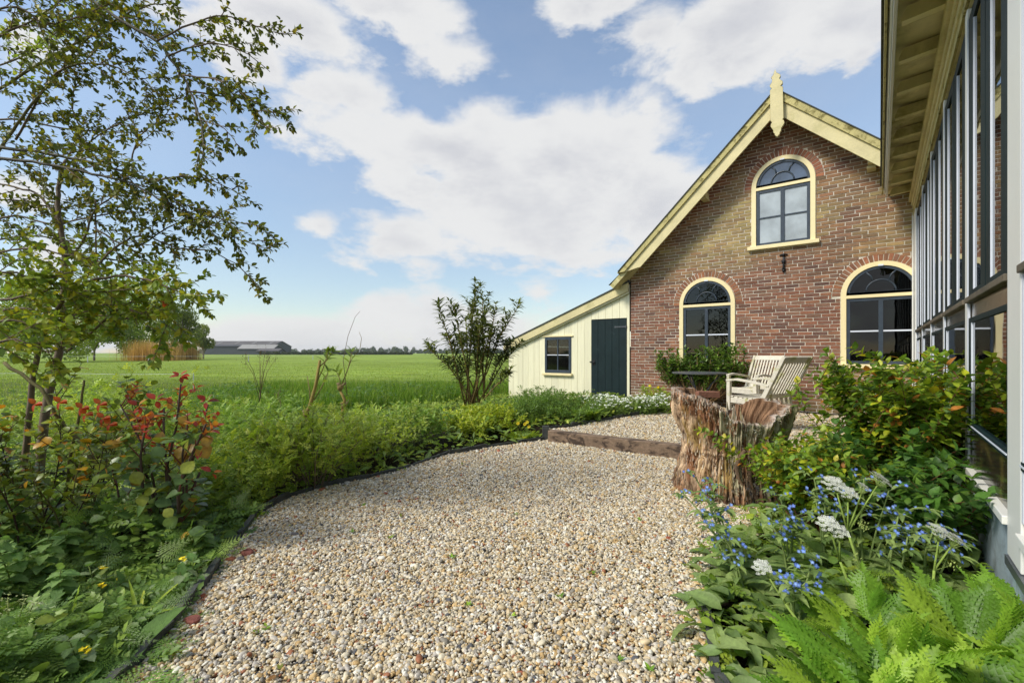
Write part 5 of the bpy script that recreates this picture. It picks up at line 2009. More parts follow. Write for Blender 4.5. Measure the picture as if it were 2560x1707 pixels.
# ---- generic bushes
def bush(pl, base, nst, H, spread, r0, sc, twigs, twl, kind, size, step, colf, start=.3, pitch=.85, curve=.5, opp=True, brad=.12, tstart=.35, mt=None, end=1.0, tuft=2, az=None, wig=.12):
    r = pl.r
    b = Vector(base)
    ends = []
    for k in range(nst):
        a = r.uniform(0, 6.28) if az is None else r.uniform(*az)
        ln = spread * math.sqrt(r.random())
        rr = brad * r.random()
        p0 = b + Vector((rr * math.cos(a), rr * math.sin(a), 0))
        L = H * r.uniform(.7, 1.1)
        pts = pl.path(p0, (ln * math.cos(a), ln * math.sin(a), 1), L, curve * ln, wig, 7)
        pl.stem(pts, r0 * r.uniform(.7, 1.2), r0 * .25, sc, 5)
        pl.along(pts, step, kind, size, colf, start, pitch, opp, mt=mt, endsize=end, tuft=tuft)
        for q in range(twigs):
            t = tstart + (1 - tstart) * (q + r.random()) / twigs * .95
            i = min(6, int(t * 7))
            p = pts[i].lerp(pts[i + 1], t * 7 - i)
            d = (pts[i + 1] - pts[i]).normalized()
            aa = r.uniform(0, 6.28)
            d2 = (d * .7 + Vector((math.cos(aa), math.sin(aa), r.uniform(0, .5))) * .8).normalized()
            tp = pl.path(p, d2, twl * r.uniform(.6, 1.2), .1, wig, 4)
            pl.stem(tp, r0 * .4, r0 * .15, sc, 4)
            pl.along(tp, step * .9, kind, size * .92, colf, .1, pitch, opp, mt=mt, endsize=end, tuft=tuft)
            ends.append(tp)
        ends.append(pts)
    return ends


# rose with red shoots, front left
def at(px, py, Y):
    p = P(px, py, Y)
    return (p.x, p.y, gz(p.x, p.y))


rp = Plant('rose_bush', 'rose bush with dark glossy leaves and bright red new shoots beside the gravel edge', 'rose bush', at(415, 0, 2.75), seed=5, lm='gloss')
for k, (x0, x1, y1, rr) in enumerate([(400, 330, 1130, .012), (420, 452, 960, .009), (430, 500, 1180, .014), (410, 410, 1020, .010), (440, 515, 1060, .012), (400, 365, 1050, .010), (450, 520, 1010, .009), (405, 300, 1010, .008), (430, 470, 1050, .009), (385, 290, 1200, .010)]):
    Yk = 2.75 + rp.r.uniform(-.15, .2)
    p0 = Vector(at(x0, 0, 2.75)); p1 = P(x1, y1, Yk)
    mid = p0.lerp(p1, .5) + Vector((rp.r.uniform(-.06, .06), rp.r.uniform(-.05, .05), 0))
    pts = [p0, p0.lerp(mid, .5) + Vector((.012, 0, 0)), mid, mid.lerp(p1, .5) + Vector((rp.r.uniform(-.03, .03), 0, 0)), p1]
    rp.stem(pts, rr, rr * .5, DSTEM, 7)
    for q in range(9):
        t = rp.r.uniform(.12, 1)
        i = min(3, int(t * 4))
        p = pts[i].lerp(pts[i + 1], t * 4 - i)
        aa = rp.r.uniform(0, 6.28)
        tp = rp.path(p, (math.cos(aa) * .7, math.sin(aa) * .7, .8), rp.r.uniform(.07, .20), .1, .2, 4)
        rp.stem(tp, .004, .002, RSTEM if rp.r.random() < .6 else GSTEM, 4)
        if tp[-1].z > .72 and rp.r.random() < .75:
            rp.along(tp, .028, 'oval', .050, RED, .25, .8, True, tuft=3)
        else:
            rp.along(tp, .04, 'round', .072, ROSE, .2, .9, False, .7, tuft=2)
for (x, y, n) in ((450, 940, 6), (515, 1003, 5), (455, 1050, 6), (497, 1060, 4), (390, 1000, 4), (435, 1120, 5), (380, 1100, 4), (530, 1180, 3), (500, 1120, 4), (345, 1015, 4)):
    for k in range(n):
        a = k * 2.4
        rp.leaf('oval', P(x, y, 2.72) + Vector((.008 * math.cos(a), 0, .006 * math.sin(a))), (math.cos(a), rp.r.uniform(-.5, .5), math.sin(a) * .7 + .2), rp.r.uniform(.04, .065), RED(), (0, -.5, 1))
for (x, y) in ((365, 1215), (340, 1190), (330, 1160), (395, 1160), (480, 1080), (505, 1100), (300, 1175), (410, 1230), (350, 1240), (290, 1110), (330, 1090), (455, 1040), (380, 1260), (430, 1290), (470, 1330), (385, 1330), (500, 1330), (330, 1300)):
    for k in range(3):
        rp.leaf('round', P(x + rp.r.uniform(-14, 14), y + rp.r.uniform(-12, 12), 2.62 + rp.r.uniform(-.05, .1)), (rp.r.uniform(-1, 1), rp.r.uniform(-.6, .2), rp.r.uniform(-.5, .5)), rp.r.uniform(.06, .10), ROSE(), (rp.r.uniform(-.4, .4), -.5, .8))
rp.finish(300)

rp = Plant('rose_bush', 'tangled rose bush with yellow green and orange leaves at the left edge of the photo', 'rose bush', at(60, 0, 2.7), seed=6, lm='gloss')
bush(rp, at(60, 0, 2.75), 18, .98, .6, .007, DSTEM, 8, .22, 'round', .060, .042, ROSEY, .12, .9, .5, False, .3)
bush(rp, at(170, 0, 2.9), 12, .85, .5, .006, GBARK, 7, .18, 'round', .055, .042, ROSEY, .12, .9, .5, False, .2)
for (x, y) in ((258, 1045), (205, 1020), (275, 1060), (150, 1005), (88, 1010), (215, 1035), (250, 1010)):
    for k in range(4):
        rp.leaf('oval', P(x, y, 2.8), (math.cos(k * 2.2), -.2, math.sin(k * 2.2)), .05, (.42, .10, .02) if k % 2 else (.36, .05, .02), (0, -.6, 1))
rp.finish(300)


def mk_bush(name, label, cat, px, Y, args, np_, seed, lm='leaf', group=None, dz=0):
    b = at(px, 0, Y)
    pl = Plant(name, label, cat, b, group, seed, lm)
    args(pl, Vector(b) + Vector((0, 0, dz)))
    pl.finish(np_)
    return pl


mk_bush('small_shrub', 'fresh green small-leaved bush behind the red rose, left of its red top shoot', 'shrub', 265, 4.6,
        lambda pl, b: bush(pl, b, 34, .82, .75, .005, GSTEM, 5, .20, 'rose', .085, .05, FRESH, .35, .8, .5, False, .35), 200, 31)
mk_bush('small_shrub', 'light green upright sprig rising just behind the red rose top', 'shrub', 385, 4.4,
        lambda pl, b: bush(pl, b, 9, 1.02, .25, .004, GSTEM, 6, .14, 'rose', .07, .045, FRESH, .35, .8, .3, False, .12), 160, 32)
mk_bush('small_shrub', 'dense light green shrub with brown stems, in front of the two knobbly pruned stems', 'shrub', 785, 4.05,
        lambda pl, b: bush(pl, b, 30, .68, .62, .006, BARK, 6, .18, 'lobed', .075, .042, FRESH, .30, .8, .5, False, .14), 240, 33)
mk_bush('small_shrub', 'low green shrub at the curve of the gravel edge, left of the brown-stemmed one', 'shrub', 600, 3.75,
        lambda pl, b: bush(pl, b, 26, .52, .7, .005, GSTEM, 6, .18, 'lobed', .070, .04, FRESH, .25, .8, .5, False, .25), 200, 34)
for k, (px, Y, H, lab) in enumerate([
        (520, 4.6, .62, 'leafy green bush right behind the red rose, at the edge of the bank'),
        (940, 5.0, .52, 'leafy light green bush beside the slate edging, left of the yellow green clump'),
        (1020, 5.9, .50, 'green leafy bush between the bank grass and the yellow green clump'),
        (880, 5.6, .50, 'light green leafy bush around the foot of the right knobbly stem'),
        (690, 5.2, .55, 'pale green leafy bush around the foot of the small dry stem'),
        (620, 6.2, .45, 'green leafy bush at the foot of the tall brown seed head'),
        (160, 5.4, .75, 'pale green bush in front of the near fence wire, far left')]):
    bc = [cf((.16, .27, .04), (.20, .32, .05)), cf((.30, .40, .05), (.36, .44, .07), (.24, .34, .05)), cf((.13, .23, .05), (.17, .28, .06)), cf((.26, .36, .05), (.20, .30, .05)), cf((.18, .29, .07), (.24, .35, .09)), cf((.11, .20, .04), (.15, .25, .05)), cf((.22, .33, .05), (.28, .38, .07))][k]
    bc = (lambda f: (lambda p=None, t=0: f() * 1.22))(bc)
    H = H * (1.0, .75, .95, .7, 1.05, .8, 1.0)[k]
    bk = ['lobed', 'oval', 'glossy', 'rose', 'lobed', 'oval', 'rose'][k]
    mk_bush('leafy_bush', lab, 'shrub', px, Y, lambda pl, b: bush(pl, b, 30, H * 1.12, .7, .004, (GSTEM, BARK)[k % 2], 5, .16, bk, {'lobed': .066, 'oval': .05, 'glossy': .075, 'rose': .09}[bk], .042, bc, .2, .8, .5, False, .3), 120, 50 + k, group='leafy bushes in the left flower bed')

# pruned butterfly-bush stems
for k, (stempx, Yk, lab, knobs, shoots) in enumerate([
        ([(800, 1190), (772, 1075), (762, 1040), (775, 1015), (790, 960), (800, 900)], 4.7, 'pruned shrub with knobbly yellow brown stem and leafy shoots, left of two in the bed',
         [(765, 1035, .03), (790, 1015, .02)], [((775, 1015), (768, 940)), ((790, 960), (820, 880)), ((795, 920), (832, 880)), ((785, 1000), (820, 930))]),
        ([(862, 1250), (858, 1100), (855, 1040), (862, 1000), (850, 975)], 4.9, 'pruned shrub with thick yellow stem and swollen knob, right of two in the bed',
         [(851, 968, .035), (858, 1015, .030)], [((851, 965), (842, 930)), ((862, 1010), (872, 1000)), ((855, 960), (880, 880))])]):
    pl = Plant('pruned_shrub', lab, 'shrub', at(stempx[0][0], 0, Yk - .5), seed=70 + k)
    pts = [P(x, y, Yk) for x, y in stempx]
    pts[0].z = gz(pts[0].x, pts[0].y) - .05
    pl.stem(pts, .028, .013, (.34, .25, .07), 9)
    for (x, y, r_) in knobs:
        c = P(x, y, Yk)
        pl.st.tube([c - pl.b - Vector((.01, 0, r_)), c - pl.b, c - pl.b + Vector((.005, 0, r_ * .9))], [r_ * .5, r_, r_ * .45], 9, (.26, .19, .07))
        for q in range(3):
            a = 2.1 * q
            pl.st.tube([c - pl.b, c - pl.b + Vector((math.cos(a) * r_ * 1.5, math.sin(a) * r_ * .6, r_ * 1.3))], [r_ * .45, r_ * .35], 7, (.32, .25, .12))
    for (a, b) in shoots:
        tp = [P(*a, Yk), P((a[0] + b[0]) / 2 + 3, (a[1] + b[1]) / 2, Yk), P(*b, Yk)]
        pl.stem(tp, .007, .004, (.28, .22, .09), 6)
        if b[1] < 935:
            pl.along(tp, .05, 'lance', .16, cf((.16, .24, .07), (.22, .32, .06)), .55, .8, True, tuft=6, endsize=.8)
    pl.finish(40)

# dry stems and seed heads
DRY = (.17, .11, .06)


def seedhead(label, px, ybase, ytop, Y, spread, n, seed, col=DRY):
    b = P(px, ybase, Y)
    pl = Plant('dry_seed_stem', label, 'dry plant', b, seed=seed)
    top = P(px, ytop, Y)
    H = (top - b).length
    mid = b + Vector((.0, 0, H * .35))
    pl.stem([b, mid], .009, .007, col, 6)
    for k in range(n):
        a = pl.r.uniform(-1, 1)
        e = mid + Vector((a * spread, pl.r.uniform(-.5, .5) * spread, H * pl.r.uniform(.42, .66) * (1 - .25 * abs(a))))
        pts = [mid - Vector((0, 0, pl.r.uniform(0, .2) * H)), mid.lerp(e, .55) + Vector((-a * .03, 0, .02)), e]
        pl.stem(pts, .004, .002, col, 4)
        for q in range(26):
            o = Vector((pl.r.gauss(0, .035), pl.r.gauss(0, .035), pl.r.gauss(0, .055)))
            pl.leaf('small', e + o, (pl.r.uniform(-1, 1), pl.r.uniform(-1, 1), pl.r.uniform(-1, 1)), pl.r.uniform(.012, .028), (.09, .06, .035), part='seed_head')
        pl.st.tube([e - pl.b - Vector((0, 0, .04)), e - pl.b + Vector((.01, 0, .05))], [.002, .0015], 4, col)
    pl.finish(0)


seedhead('tall brown dry stem branching into dark seed heads, standing before the far barns', 650, 1035, 870, 6.6, .26, 8, 81)
seedhead('short pale dry stem with one small seed head, right of the taller brown one', 700, 1090, 955, 5.6, .03, 2, 82, (.32, .24, .13))
pl = Plant('dry_grass_stem', 'long thin curved dry stem rising above the horizon beside the right pruned shrub', 'dry plant', P(868, 1010, 4.9), seed=83)
pl.stem([P(868, 990, 4.9), P(858, 900, 4.9), P(870, 840, 4.9), P(888, 792, 4.9), P(900, 778, 4.9)], .004, .0015, (.20, .15, .10), 4)
pl.stem([P(855, 960, 4.9), P(878, 900, 4.9), P(900, 870, 4.9), P(904, 845, 4.9), P(898, 830, 4.9)], .005, .002, (.24, .2, .08), 4)
pl.finish(0)

# willow-leaved shrub beside the shed
wl = Plant('willow_leaved_shrub', 'open shrub with narrow dark leaves and yellow brown stems, left of the yellow shed', 'shrub', at(1190, 0, 9.3), seed=90)
WL = cf((.09, .12, .045), (.11, .14, .05), (.07, .10, .04), (.16, .20, .05))
for (px, py, tl) in [(1095, 765, .5), (1135, 770, .5), (1190, 722, .6), (1205, 735, .6), (1240, 760, .5), (1175, 760, .6), (1300, 760, .5), (1275, 790, .5), (1070, 870, .45), (1110, 840, .45), (1150, 860, .5), (1200, 820, .5), (1225, 840, .5), (1285, 850, .5), (1305, 855, .3), (1165, 800, .5), (1120, 900, .4), (1275, 935, .3), (1215, 780, .5), (1190, 790, .5)]:
    Yk = 9.3 + wl.r.uniform(-.5, .5)
    b0 = Vector(at(1190 + wl.r.uniform(-28, 25), 0, 9.3))
    e = P(px, py, Yk)
    m1 = b0.lerp(e, .35) + Vector((wl.r.uniform(-.05, .05), 0, .05)); m2 = b0.lerp(e, .7) + Vector(((e.x - b0.x) * -.08, 0, 0))
    pts = [b0, m1, m2, m2.lerp(e, .5), e]
    wl.stem(pts, .018, .005, (.22, .15, .05), 6)
    wl.along(pts, .045, 'lance', .165, WL, .42, .9, True, .4, tuft=5)
    for q in range(7):
        t = wl.r.uniform(.35, .95); i = min(3, int(t * 4))
        p = pts[i].lerp(pts[i + 1], t * 4 - i)
        tp = wl.path(p, (wl.r.uniform(-.7, .7), wl.r.uniform(-.5, .5), 1), tl * wl.r.uniform(.25, .6), .2, .12, 4)
        wl.stem(tp, .005, .002, (.2, .14, .05), 4)
        wl.along(tp, .042, 'lance', .16, WL, .1, .9, True, .4, tuft=5)
print('willow', len(wl.lv))
wl.finish(300)

mk_bush('yellow_green_clump', 'dense yellow green leafy clump behind the slate edging, left of the wooden sleeper', 'plant', 1205, 6.7,
        lambda pl, b: bush(pl, b, 110, .46, 1.1, .003, GSTEM, 1, .08, 'glossy', .075, .028, cf((.30, .38, .035), (.24, .34, .03), (.36, .42, .05)), .35, .9, .2, True, .40, tuft=4), 300, 95)

# ---- bed in front of the shed
for k, (px, Y, H, lab) in enumerate([
        (1320, 7.0, .36, 'feathery mid green herb clump at the left end of the bed before the shed'),
        (1370, 7.5, .42, 'feathery herb clump under the small shed window'),
        (1425, 7.6, .38, 'feathery herb clump between the shed window and the door'),
        (1440, 7.0, .24, 'low feathery herb clump next to the board edging below the shed window'),
        (1345, 8.4, .40, 'feathery herb clump against the planks, lower left of the shed window')]):
    mk_bush('feathery_herb', lab, 'plant', px, Y, lambda pl, b: bush(pl, b, 44, H, .7, .003, GSTEM, 2, .1, 'lance', .065, .020, cf((.09, .17, .035), (.12, .22, .04), (.15, .26, .05)), .1, .8, .2, False, .34, tuft=4), 60, 100 + k, group='feathery herbs in front of the shed')
pl = Plant('rosette_plant', 'upright light green long-leaved plant in front of the shed door', 'plant', at(1468, 0, 6.95), seed=110)
for k in range(22):
    a = k * 2.4
    pl.leaf('big', pl.b, (math.cos(a) * .5, math.sin(a) * .5, 1), pl.r.uniform(.2, .32), cf((.2, .33, .05), (.26, .38, .07))(), (-math.cos(a), -math.sin(a), .4))
pl.finish(22)
for k, (px, Y, n, lab) in enumerate([
        (1530, 7.6, 90, 'mound of small white flowers under the shed door'),
        (1600, 7.9, 90, 'mound of small white flowers in front of the brick corner'),
        (1655, 8.0, 80, 'mound of small white flowers just left of the tree stump'),
        (1495, 8.2, 60, 'mound of small white flowers beside the left side of the shed door')]):
    pl = Plant('white_flower_mound', lab, 'flowers', at(px, 0, Y), 'mounds of small white flowers near the shed', 120 + k)
    for q in range(n):
        a = pl.r.uniform(0, 6.28); rr = .34 * math.sqrt(pl.r.random())
        top_ = pl.b + Vector((rr * math.cos(a), rr * math.sin(a), .30 * (1 - (rr / .5) ** 2) + pl.r.uniform(-.03, .05)))
        pl.stem([pl.b + Vector((rr * .6 * math.cos(a), rr * .6 * math.sin(a), 0)), top_], .003, .0015, GSTEM, 3)
        for w_ in range(7):
            h = pl.r.uniform(.1, 1)
            p = pl.b.lerp(top_, h); p = Vector((top_.x * .8 + p.x * .2, top_.y * .8 + p.y * .2, pl.b.z + (top_.z - pl.b.z) * h))
            pl.leaf('oval', p, (pl.r.uniform(-1, 1), pl.r.uniform(-1, 1), .4), pl.r.uniform(.04, .07), cf((.14, .24, .07), (.2, .32, .09), (.25, .36, .14))())
        for w_ in range(5):
            pl.leaf('flower', top_ + Vector((pl.r.uniform(-.02, .02), pl.r.uniform(-.02, .02), pl.r.uniform(0, .015))), (pl.r.uniform(-1, 1), pl.r.uniform(-1, .2), .2), .030, WHITE(), (0, -.5, 1), part='flower', mt='petal')
    pl.finish(60)
pl = Plant('yellow_poppy_plant', 'lobed-leaved plant with small yellow flowers against the brick wall, left of the bush', 'flowers', HW(.75, -.35, .1), seed=130)
bush(pl, pl.b, 26, .34, .8, .003, GSTEM, 2, .1, 'lobed', .07, .04, FRESH, .2, .8, .3, False, .28)
for (x, y) in ((1624, 964), (1645, 968)):
    for k in range(3):
        pl.leaf('flower', P(x, y, 9.3 - k * .01), (math.cos(k * 2), -.3, math.sin(k * 2)), .065, YEL(), (0, -1, .3), part='flower', mt='petal')
pl.finish(60)
pl = Plant('dandelion', 'dandelion with yellow flower heads beside the left end of the sleeper', 'flowers', at(1305, 0, 6.35), seed=131)
for k in range(26):
    a = k * 2.4
    pl.leaf('lobed', pl.b, (math.cos(a), math.sin(a), pl.r.uniform(.3, 1)), pl.r.uniform(.15, .26), FRESH(), (0, 0, 1))
for (x, y) in ((1295, 1058), (1312, 1060), (1322, 1066), (1318, 1055)):
    f = P(x, y, 6.2)
    pl.stem([pl.b, pl.b.lerp(f, .6) + Vector((.02, 0, 0)), f], .003, .003, GSTEM, 5)
    pl.leaf('daisy', f, (1, -.3, 0), .055, YEL(), (0, -1, .6), part='flower', mt='petal')
    pl.leaf('daisy', f + Vector((0, -.006, .003)), (0, -.3, 1), .035, YEL(), (0, -1, .6), part='flower', mt='petal')
pl.finish(26)

# bush under the left window
wb = Plant('evergreen_bush', 'broad glossy green bush growing against the brick wall under the left window', 'bush', HW(1.62, -.42, .1), seed=140, lm='gloss')
WB = cf((.09, .17, .035), (.12, .22, .04), (.06, .12, .03), (.16, .27, .05))
for k in range(95):
    a = wb.r.uniform(0, 6.28)
    e = HW(1.62 + wb.r.uniform(-.86, .84), -.45 + wb.r.uniform(-.32, .2), 0)
    f = 1 - abs(wb.r.gauss(0, .3))
    e.z = .38 + .80 * wb.r.uniform(.2, 1) ** .6
    b0 = wb.b + Vector((wb.r.uniform(-.12, .12), wb.r.uniform(-.1, .1), 0))
    m_ = Vector((b0.x + (e.x - b0.x) * .55, b0.y + (e.y - b0.y) * .55, b0.z + (e.z - b0.z) * .4))
    wb.stem([b0, m_, e], .012, .004, (.20, .12, .05), 6)
    for q in range(5):
        p = m_.lerp(e, wb.r.uniform(.2, 1))
        tp = wb.path(p, (wb.r.uniform(-.7, .7), wb.r.uniform(-.8, .4), .9), wb.r.uniform(.10, .22), .1, .12, 3)
        wb.stem(tp, .003, .002, GSTEM, 4)
        wb.along(tp, .024, 'glossy', .095, WB, .0, .9, False, .4, tuft=5)
print('wall bush', len(wb.lv))
wb.finish(300)
# ------------------------------------------------------------------ ground cover (nobody could count it)
def wall_side(x, y):
    """metres in front of the veranda wall"""
    u, v = to_uv(x, y)
    return 4.74 - u


def cover(name, n, area, specs, seed, hmax, lm='leaf', hf=None):
    rs = np.random.RandomState(seed)
    X, Y = area(rs, n)
    n = len(X)
    kidx = rs.choice(len(specs), n, p=np.array([s[3] for s in specs]) / sum(s[3] for s in specs))
    hh = hmax * (np.array([hf(a, b) for a, b in zip(X, Y)]) if hf else np.ones(n))
    g = np.array([gz(a, b) for a, b in zip(X, Y)])
    Z = g + hh * rs.uniform(.15, 1, n) ** .7
    Vs = []; Fs = []; Cs = []; o = 0
    for i, (kind, s0, s1, pr, colf) in enumerate(specs):
        ix = np.where(kidx == i)[0]
        if not len(ix): continue
        m = len(ix)
        d = rs.normal(size=(m, 3)); d[:, 2] = rs.uniform(-.15, .75, m)
        nn = np.c_[rs.normal(0, .35, m), rs.normal(0, .35, m) - .25, np.ones(m)]
        M3 = np.array([frame(a, b) for a, b in zip(d, nn)])
        c = np.array([colf() for _ in range(m)])
        v, f, cc = bake(kind, np.c_[X[ix], Y[ix], Z[ix]], M3, rs.uniform(s0, s1, m), c)
        Vs.append(v); Fs.append(f + o); Cs.append(cc); o += len(v)
    me = np_mesh(name, np.concatenate(Vs), np.concatenate(Fs), np.concatenate(Cs), True)
    me.materials.append(M[lm])
    return tag(link(bpy.data.objects.new(name, me)), kind='stuff')


def left_area(y0, y1, margin=-.035, wide=1.25):
    def f(rs, n):
        Y = rs.uniform(y0, y1, n)
        L = -wide * Y - .35
        ex = np.array([edge_x(y) for y in Y]) - margin
        X = L + (ex - L) * rs.uniform(0, 1, n)
        return X, Y
    return f


def clump(x, y, s=1.6, a=.75, lo=.25):
    return max(lo, min(1.25, .62 + a * noise.noise(Vector((x * s, y * s, 7)))))


def edge_taper(x, y):
    return sstep(-.02, .40, edge_x(y) - x) * .75 + .25


DK = cf((.12, .22, .05), (.16, .28, .06), (.09, .17, .045), (.20, .31, .07))
MIDG = cf((.15, .25, .035), (.20, .31, .045), (.12, .21, .03), (.26, .35, .05))
cover('undergrowth', 5200, left_area(1.15, 3.3), [('lobed', .06, .11, 4, DK), ('nettle', .05, .09, 2, DK), ('fern', .12, .19, 2, DK), ('oval', .04, .07, 2, MIDG), ('round', .04, .06, 1, DK)], 61, .24, hf=lambda x, y: clump(x, y) * edge_taper(x, y) * (1 + .8 * sstep(2.2, 3.0, y)))
cover('undergrowth', 5200, left_area(3.0, 4.6), [('lobed', .055, .09, 5, MIDG), ('oval', .04, .06, 3, MIDG), ('glossy', .05, .08, 2, FRESH)], 62, .26, hf=lambda x, y: clump(x, y) * edge_taper(x, y))
cover('undergrowth', 6500, left_area(4.4, 8.2), [('lobed', .06, .11, 4, MIDG), ('oval', .045, .08, 3, DK), ('glossy', .06, .10, 2, FRESH), ('lance', .09, .17, 3, cf((.16, .26, .08), (.20, .30, .07)))], 63, .30, hf=lambda x, y: clump(x, y, 1.6, 1.3) * edge_taper(x, y))
# long grass and dark nettles on the bank between the bed and the field
cover('bank_herbs', 9000, lambda rs, n: (rs.uniform(-9.5, .9, n), rs.uniform(8.0, 12.2, n)), [('glossy', .05, .09, 3, cf((.06, .13, .03), (.08, .17, .035))), ('lobed', .06, .09, 2, cf((.08, .16, .03), (.11, .2, .04)))], 64, .42, hf=lambda x, y: clump(x, y, .8, 1.3, .05) * (0 if to_uv(x, y)[0] > -3.5 else 1))


def shedbed(rs, n):
    u = rs.uniform(-3.6, 2.0, n)
    v = rs.uniform(-4.3, -.08, n)
    X = OX + UX * u + VX * v
    Y = OY + UY * u + VY * v
    ok = ~np_inpoly(X, Y, PATIO) & ~np_inpoly(X, Y, GRAVEL) & (X < 3.2)
    # keep the lower bed free of leaves right of its edging
    return X[ok], Y[ok]


cover('bed_plants', 7000, shedbed, [('lobed', .05, .085, 3, MIDG), ('glossy', .05, .08, 3, FRESH), ('lance', .06, .10, 2, MIDG), ('oval', .04, .06, 2, MIDG)], 65, .20, hf=lambda x, y: clump(x, y, 2.2, .8))


def right_bed(rs, n):
    Y = rs.uniform(1.0, 5.6, n)
    xr = np.array([OX + UX * 4.70 + VX * ((y - OY - UY * 4.70) / VY) for y in Y])
    xl = np.interp(Y, [1.0, 1.63, 2.0, 2.6, 3.2, 3.8, 4.6, 5.6], [.60, .68, .76, 1.02, 1.60, 2.45, 2.9, 4.5])
    X = xl + (xr - xl) * rs.uniform(0, 1, n)
    return X, Y


cover('right_bed_plants', 5200, right_bed, [('lobed', .05, .09, 3, MIDG), ('oval', .04, .07, 2, MIDG), ('comfrey', .09, .17, 3, ALK), ('nettle', .05, .08, 1, DK)], 66, .16, hf=lambda x, y: clump(x, y, 2.2, .8))

# sprays of pale stems and taller sprigs that break up the top of the left bed
for k, (px, Y, H, lab) in enumerate([
        (560, 5.3, .62, 'slender pale sprig plant above the bushes, right of the red rose'), (735, 4.6, .58, 'slender pale sprig plant left of the brown-stemmed shrub'),
        (905, 4.9, .60, 'slender pale sprig plant right of the right knobbly stem'), (985, 5.5, .55, 'slender pale sprig plant in the middle of the far bed'),
        (1060, 6.3, .50, 'slender bluish sprig plant beside the yellow green clump'), (480, 5.0, .66, 'slender pale sprig plant just behind the right side of the red rose')]):
    mk_bush('sprig_plant', lab, 'plant', px, Y, lambda pl, b: bush(pl, b, 12, H, .35, .003, (.30, .36, .12), 3, .12, 'lance' if k % 2 else 'rose', .08, .04, cf((.28, .38, .08), (.22, .33, .06), (.34, .42, .10)), .35, .8, .4, True, .22), 80, 400 + k, group='slender sprig plants in the left bed')

# fallen leaves and bits between stones of the bed edge
cover('leaf_litter', 500, lambda rs, n: (lambda Y: (np.array([edge_x(y) for y in Y]) - rs.uniform(.02, .22, n), Y))(rs.uniform(1.5, 5.0, n)), [('oval', .03, .055, 1, cf((.16, .08, .04), (.22, .12, .06), (.10, .06, .04)))], 67, .03)

def on_gravel(rs, n):
    Y = 1.6 + 4.4 * rs.uniform(0, 1, n) ** 1.3
    X = np.array([edge_x(y) for y in Y]) + np.abs(rs.normal(0, .5, n))
    ok = np_inpoly(X, Y, GRAVEL)
    return X[ok], Y[ok]


cover('leaf_litter', 260, on_gravel, [('oval', .012, .035, 1, cf((.22, .11, .05), (.30, .17, .07), (.14, .08, .05), (.20, .24, .05)))], 68, .001, hf=lambda x, y: 60)

# ------------------------------------------------------------------ plants of the near left bed
NCOL = cf((.15, .26, .09), (.18, .30, .10), (.12, .23, .08))


def nettle(px, Y, H, lab, seed, n=3):
    pl = Plant('nettle', lab, 'nettle', at(px, 0, Y), 'nettles in the near left corner', seed, 'soft')
    for k in range(n):
        pts = pl.path(pl.b + Vector((pl.r.uniform(-.06, .06), pl.r.uniform(-.06, .06), 0)), (pl.r.uniform(-.25, .25), pl.r.uniform(-.25, .25), 1), H * pl.r.uniform(.75, 1.05), .1, .05, 7)
        pl.stem(pts, .004, .002, GSTEM, 5)
        for i, (a, b) in enumerate(zip(pts[:-1], pts[1:])):
            for half in (0, .5):
                p = a.lerp(b, half)
                an = (i * 2 + (1 if half else 0)) * 1.57 + k
                for q in (0, math.pi):
                    aa = an + q + pl.r.uniform(-.2, .2)
                    pl.leaf('nettle', p, (math.cos(aa), math.sin(aa), pl.r.uniform(-.25, .1)), pl.r.uniform(.075, .115) * (1.1 - .45 * i / 7), NCOL(), (math.cos(aa) * .3, math.sin(aa) * .3 - .1, 1))
        pl.leaf('nettle', pts[-1], (.3, -.3, .8), .04, NCOL())
    pl.finish(60)


for k, (px, Y, H, lab, n) in enumerate([
        (95, 2.2, .42, 'tall nettle left of the red rose, in the shade', 3), (20, 2.05, .36, 'nettle at the very left edge, beside the taller nettle', 2),
        (150, 2.05, .28, 'low nettle in front of the taller nettle', 3), (40, 2.6, .50, 'nettle at the left edge behind the others', 3), (205, 2.5, .30, 'small nettle between the tall nettle and the red rose', 3),
        (500, 2.6, .20, 'short nettle at the gravel edge under the red rose', 2)]):
    nettle(px, Y, H, lab, 200 + k, n)

PCOL = cf((.15, .28, .07), (.20, .33, .09), (.12, .24, .06))


def parsley(px, Y, size, lab, seed, n=9, colf=PCOL, kind='fern', group='ferny cow parsley plants in the near left bed', name='cow_parsley', upr=(.25, 1.1), cat='cow parsley', lm='leaf'):
    pl = Plant(name, lab, cat, at(px, 0, Y), group, seed, lm)
    for k in range(n):
        a = k * 2.4 + pl.r.uniform(-.3, .3)
        up = pl.r.uniform(*upr)
        d = Vector((math.cos(a), math.sin(a), up)).normalized()
        base = pl.b + Vector((math.cos(a) * .02, math.sin(a) * .02, 0))
        j = base + d * size * .35 + Vector((0, 0, size * .12))
        pl.stem([base, base.lerp(j, .5) + Vector((0, 0, .01)), j], .003, .002, GSTEM, 4)
        dd = Vector((math.cos(a), math.sin(a), up * .45))
        pl.leaf(kind, j, dd, size * pl.r.uniform(.8, 1.15), colf(), (-math.cos(a) * .4, -math.sin(a) * .4 - .15, 1))
    pl.finish(n)


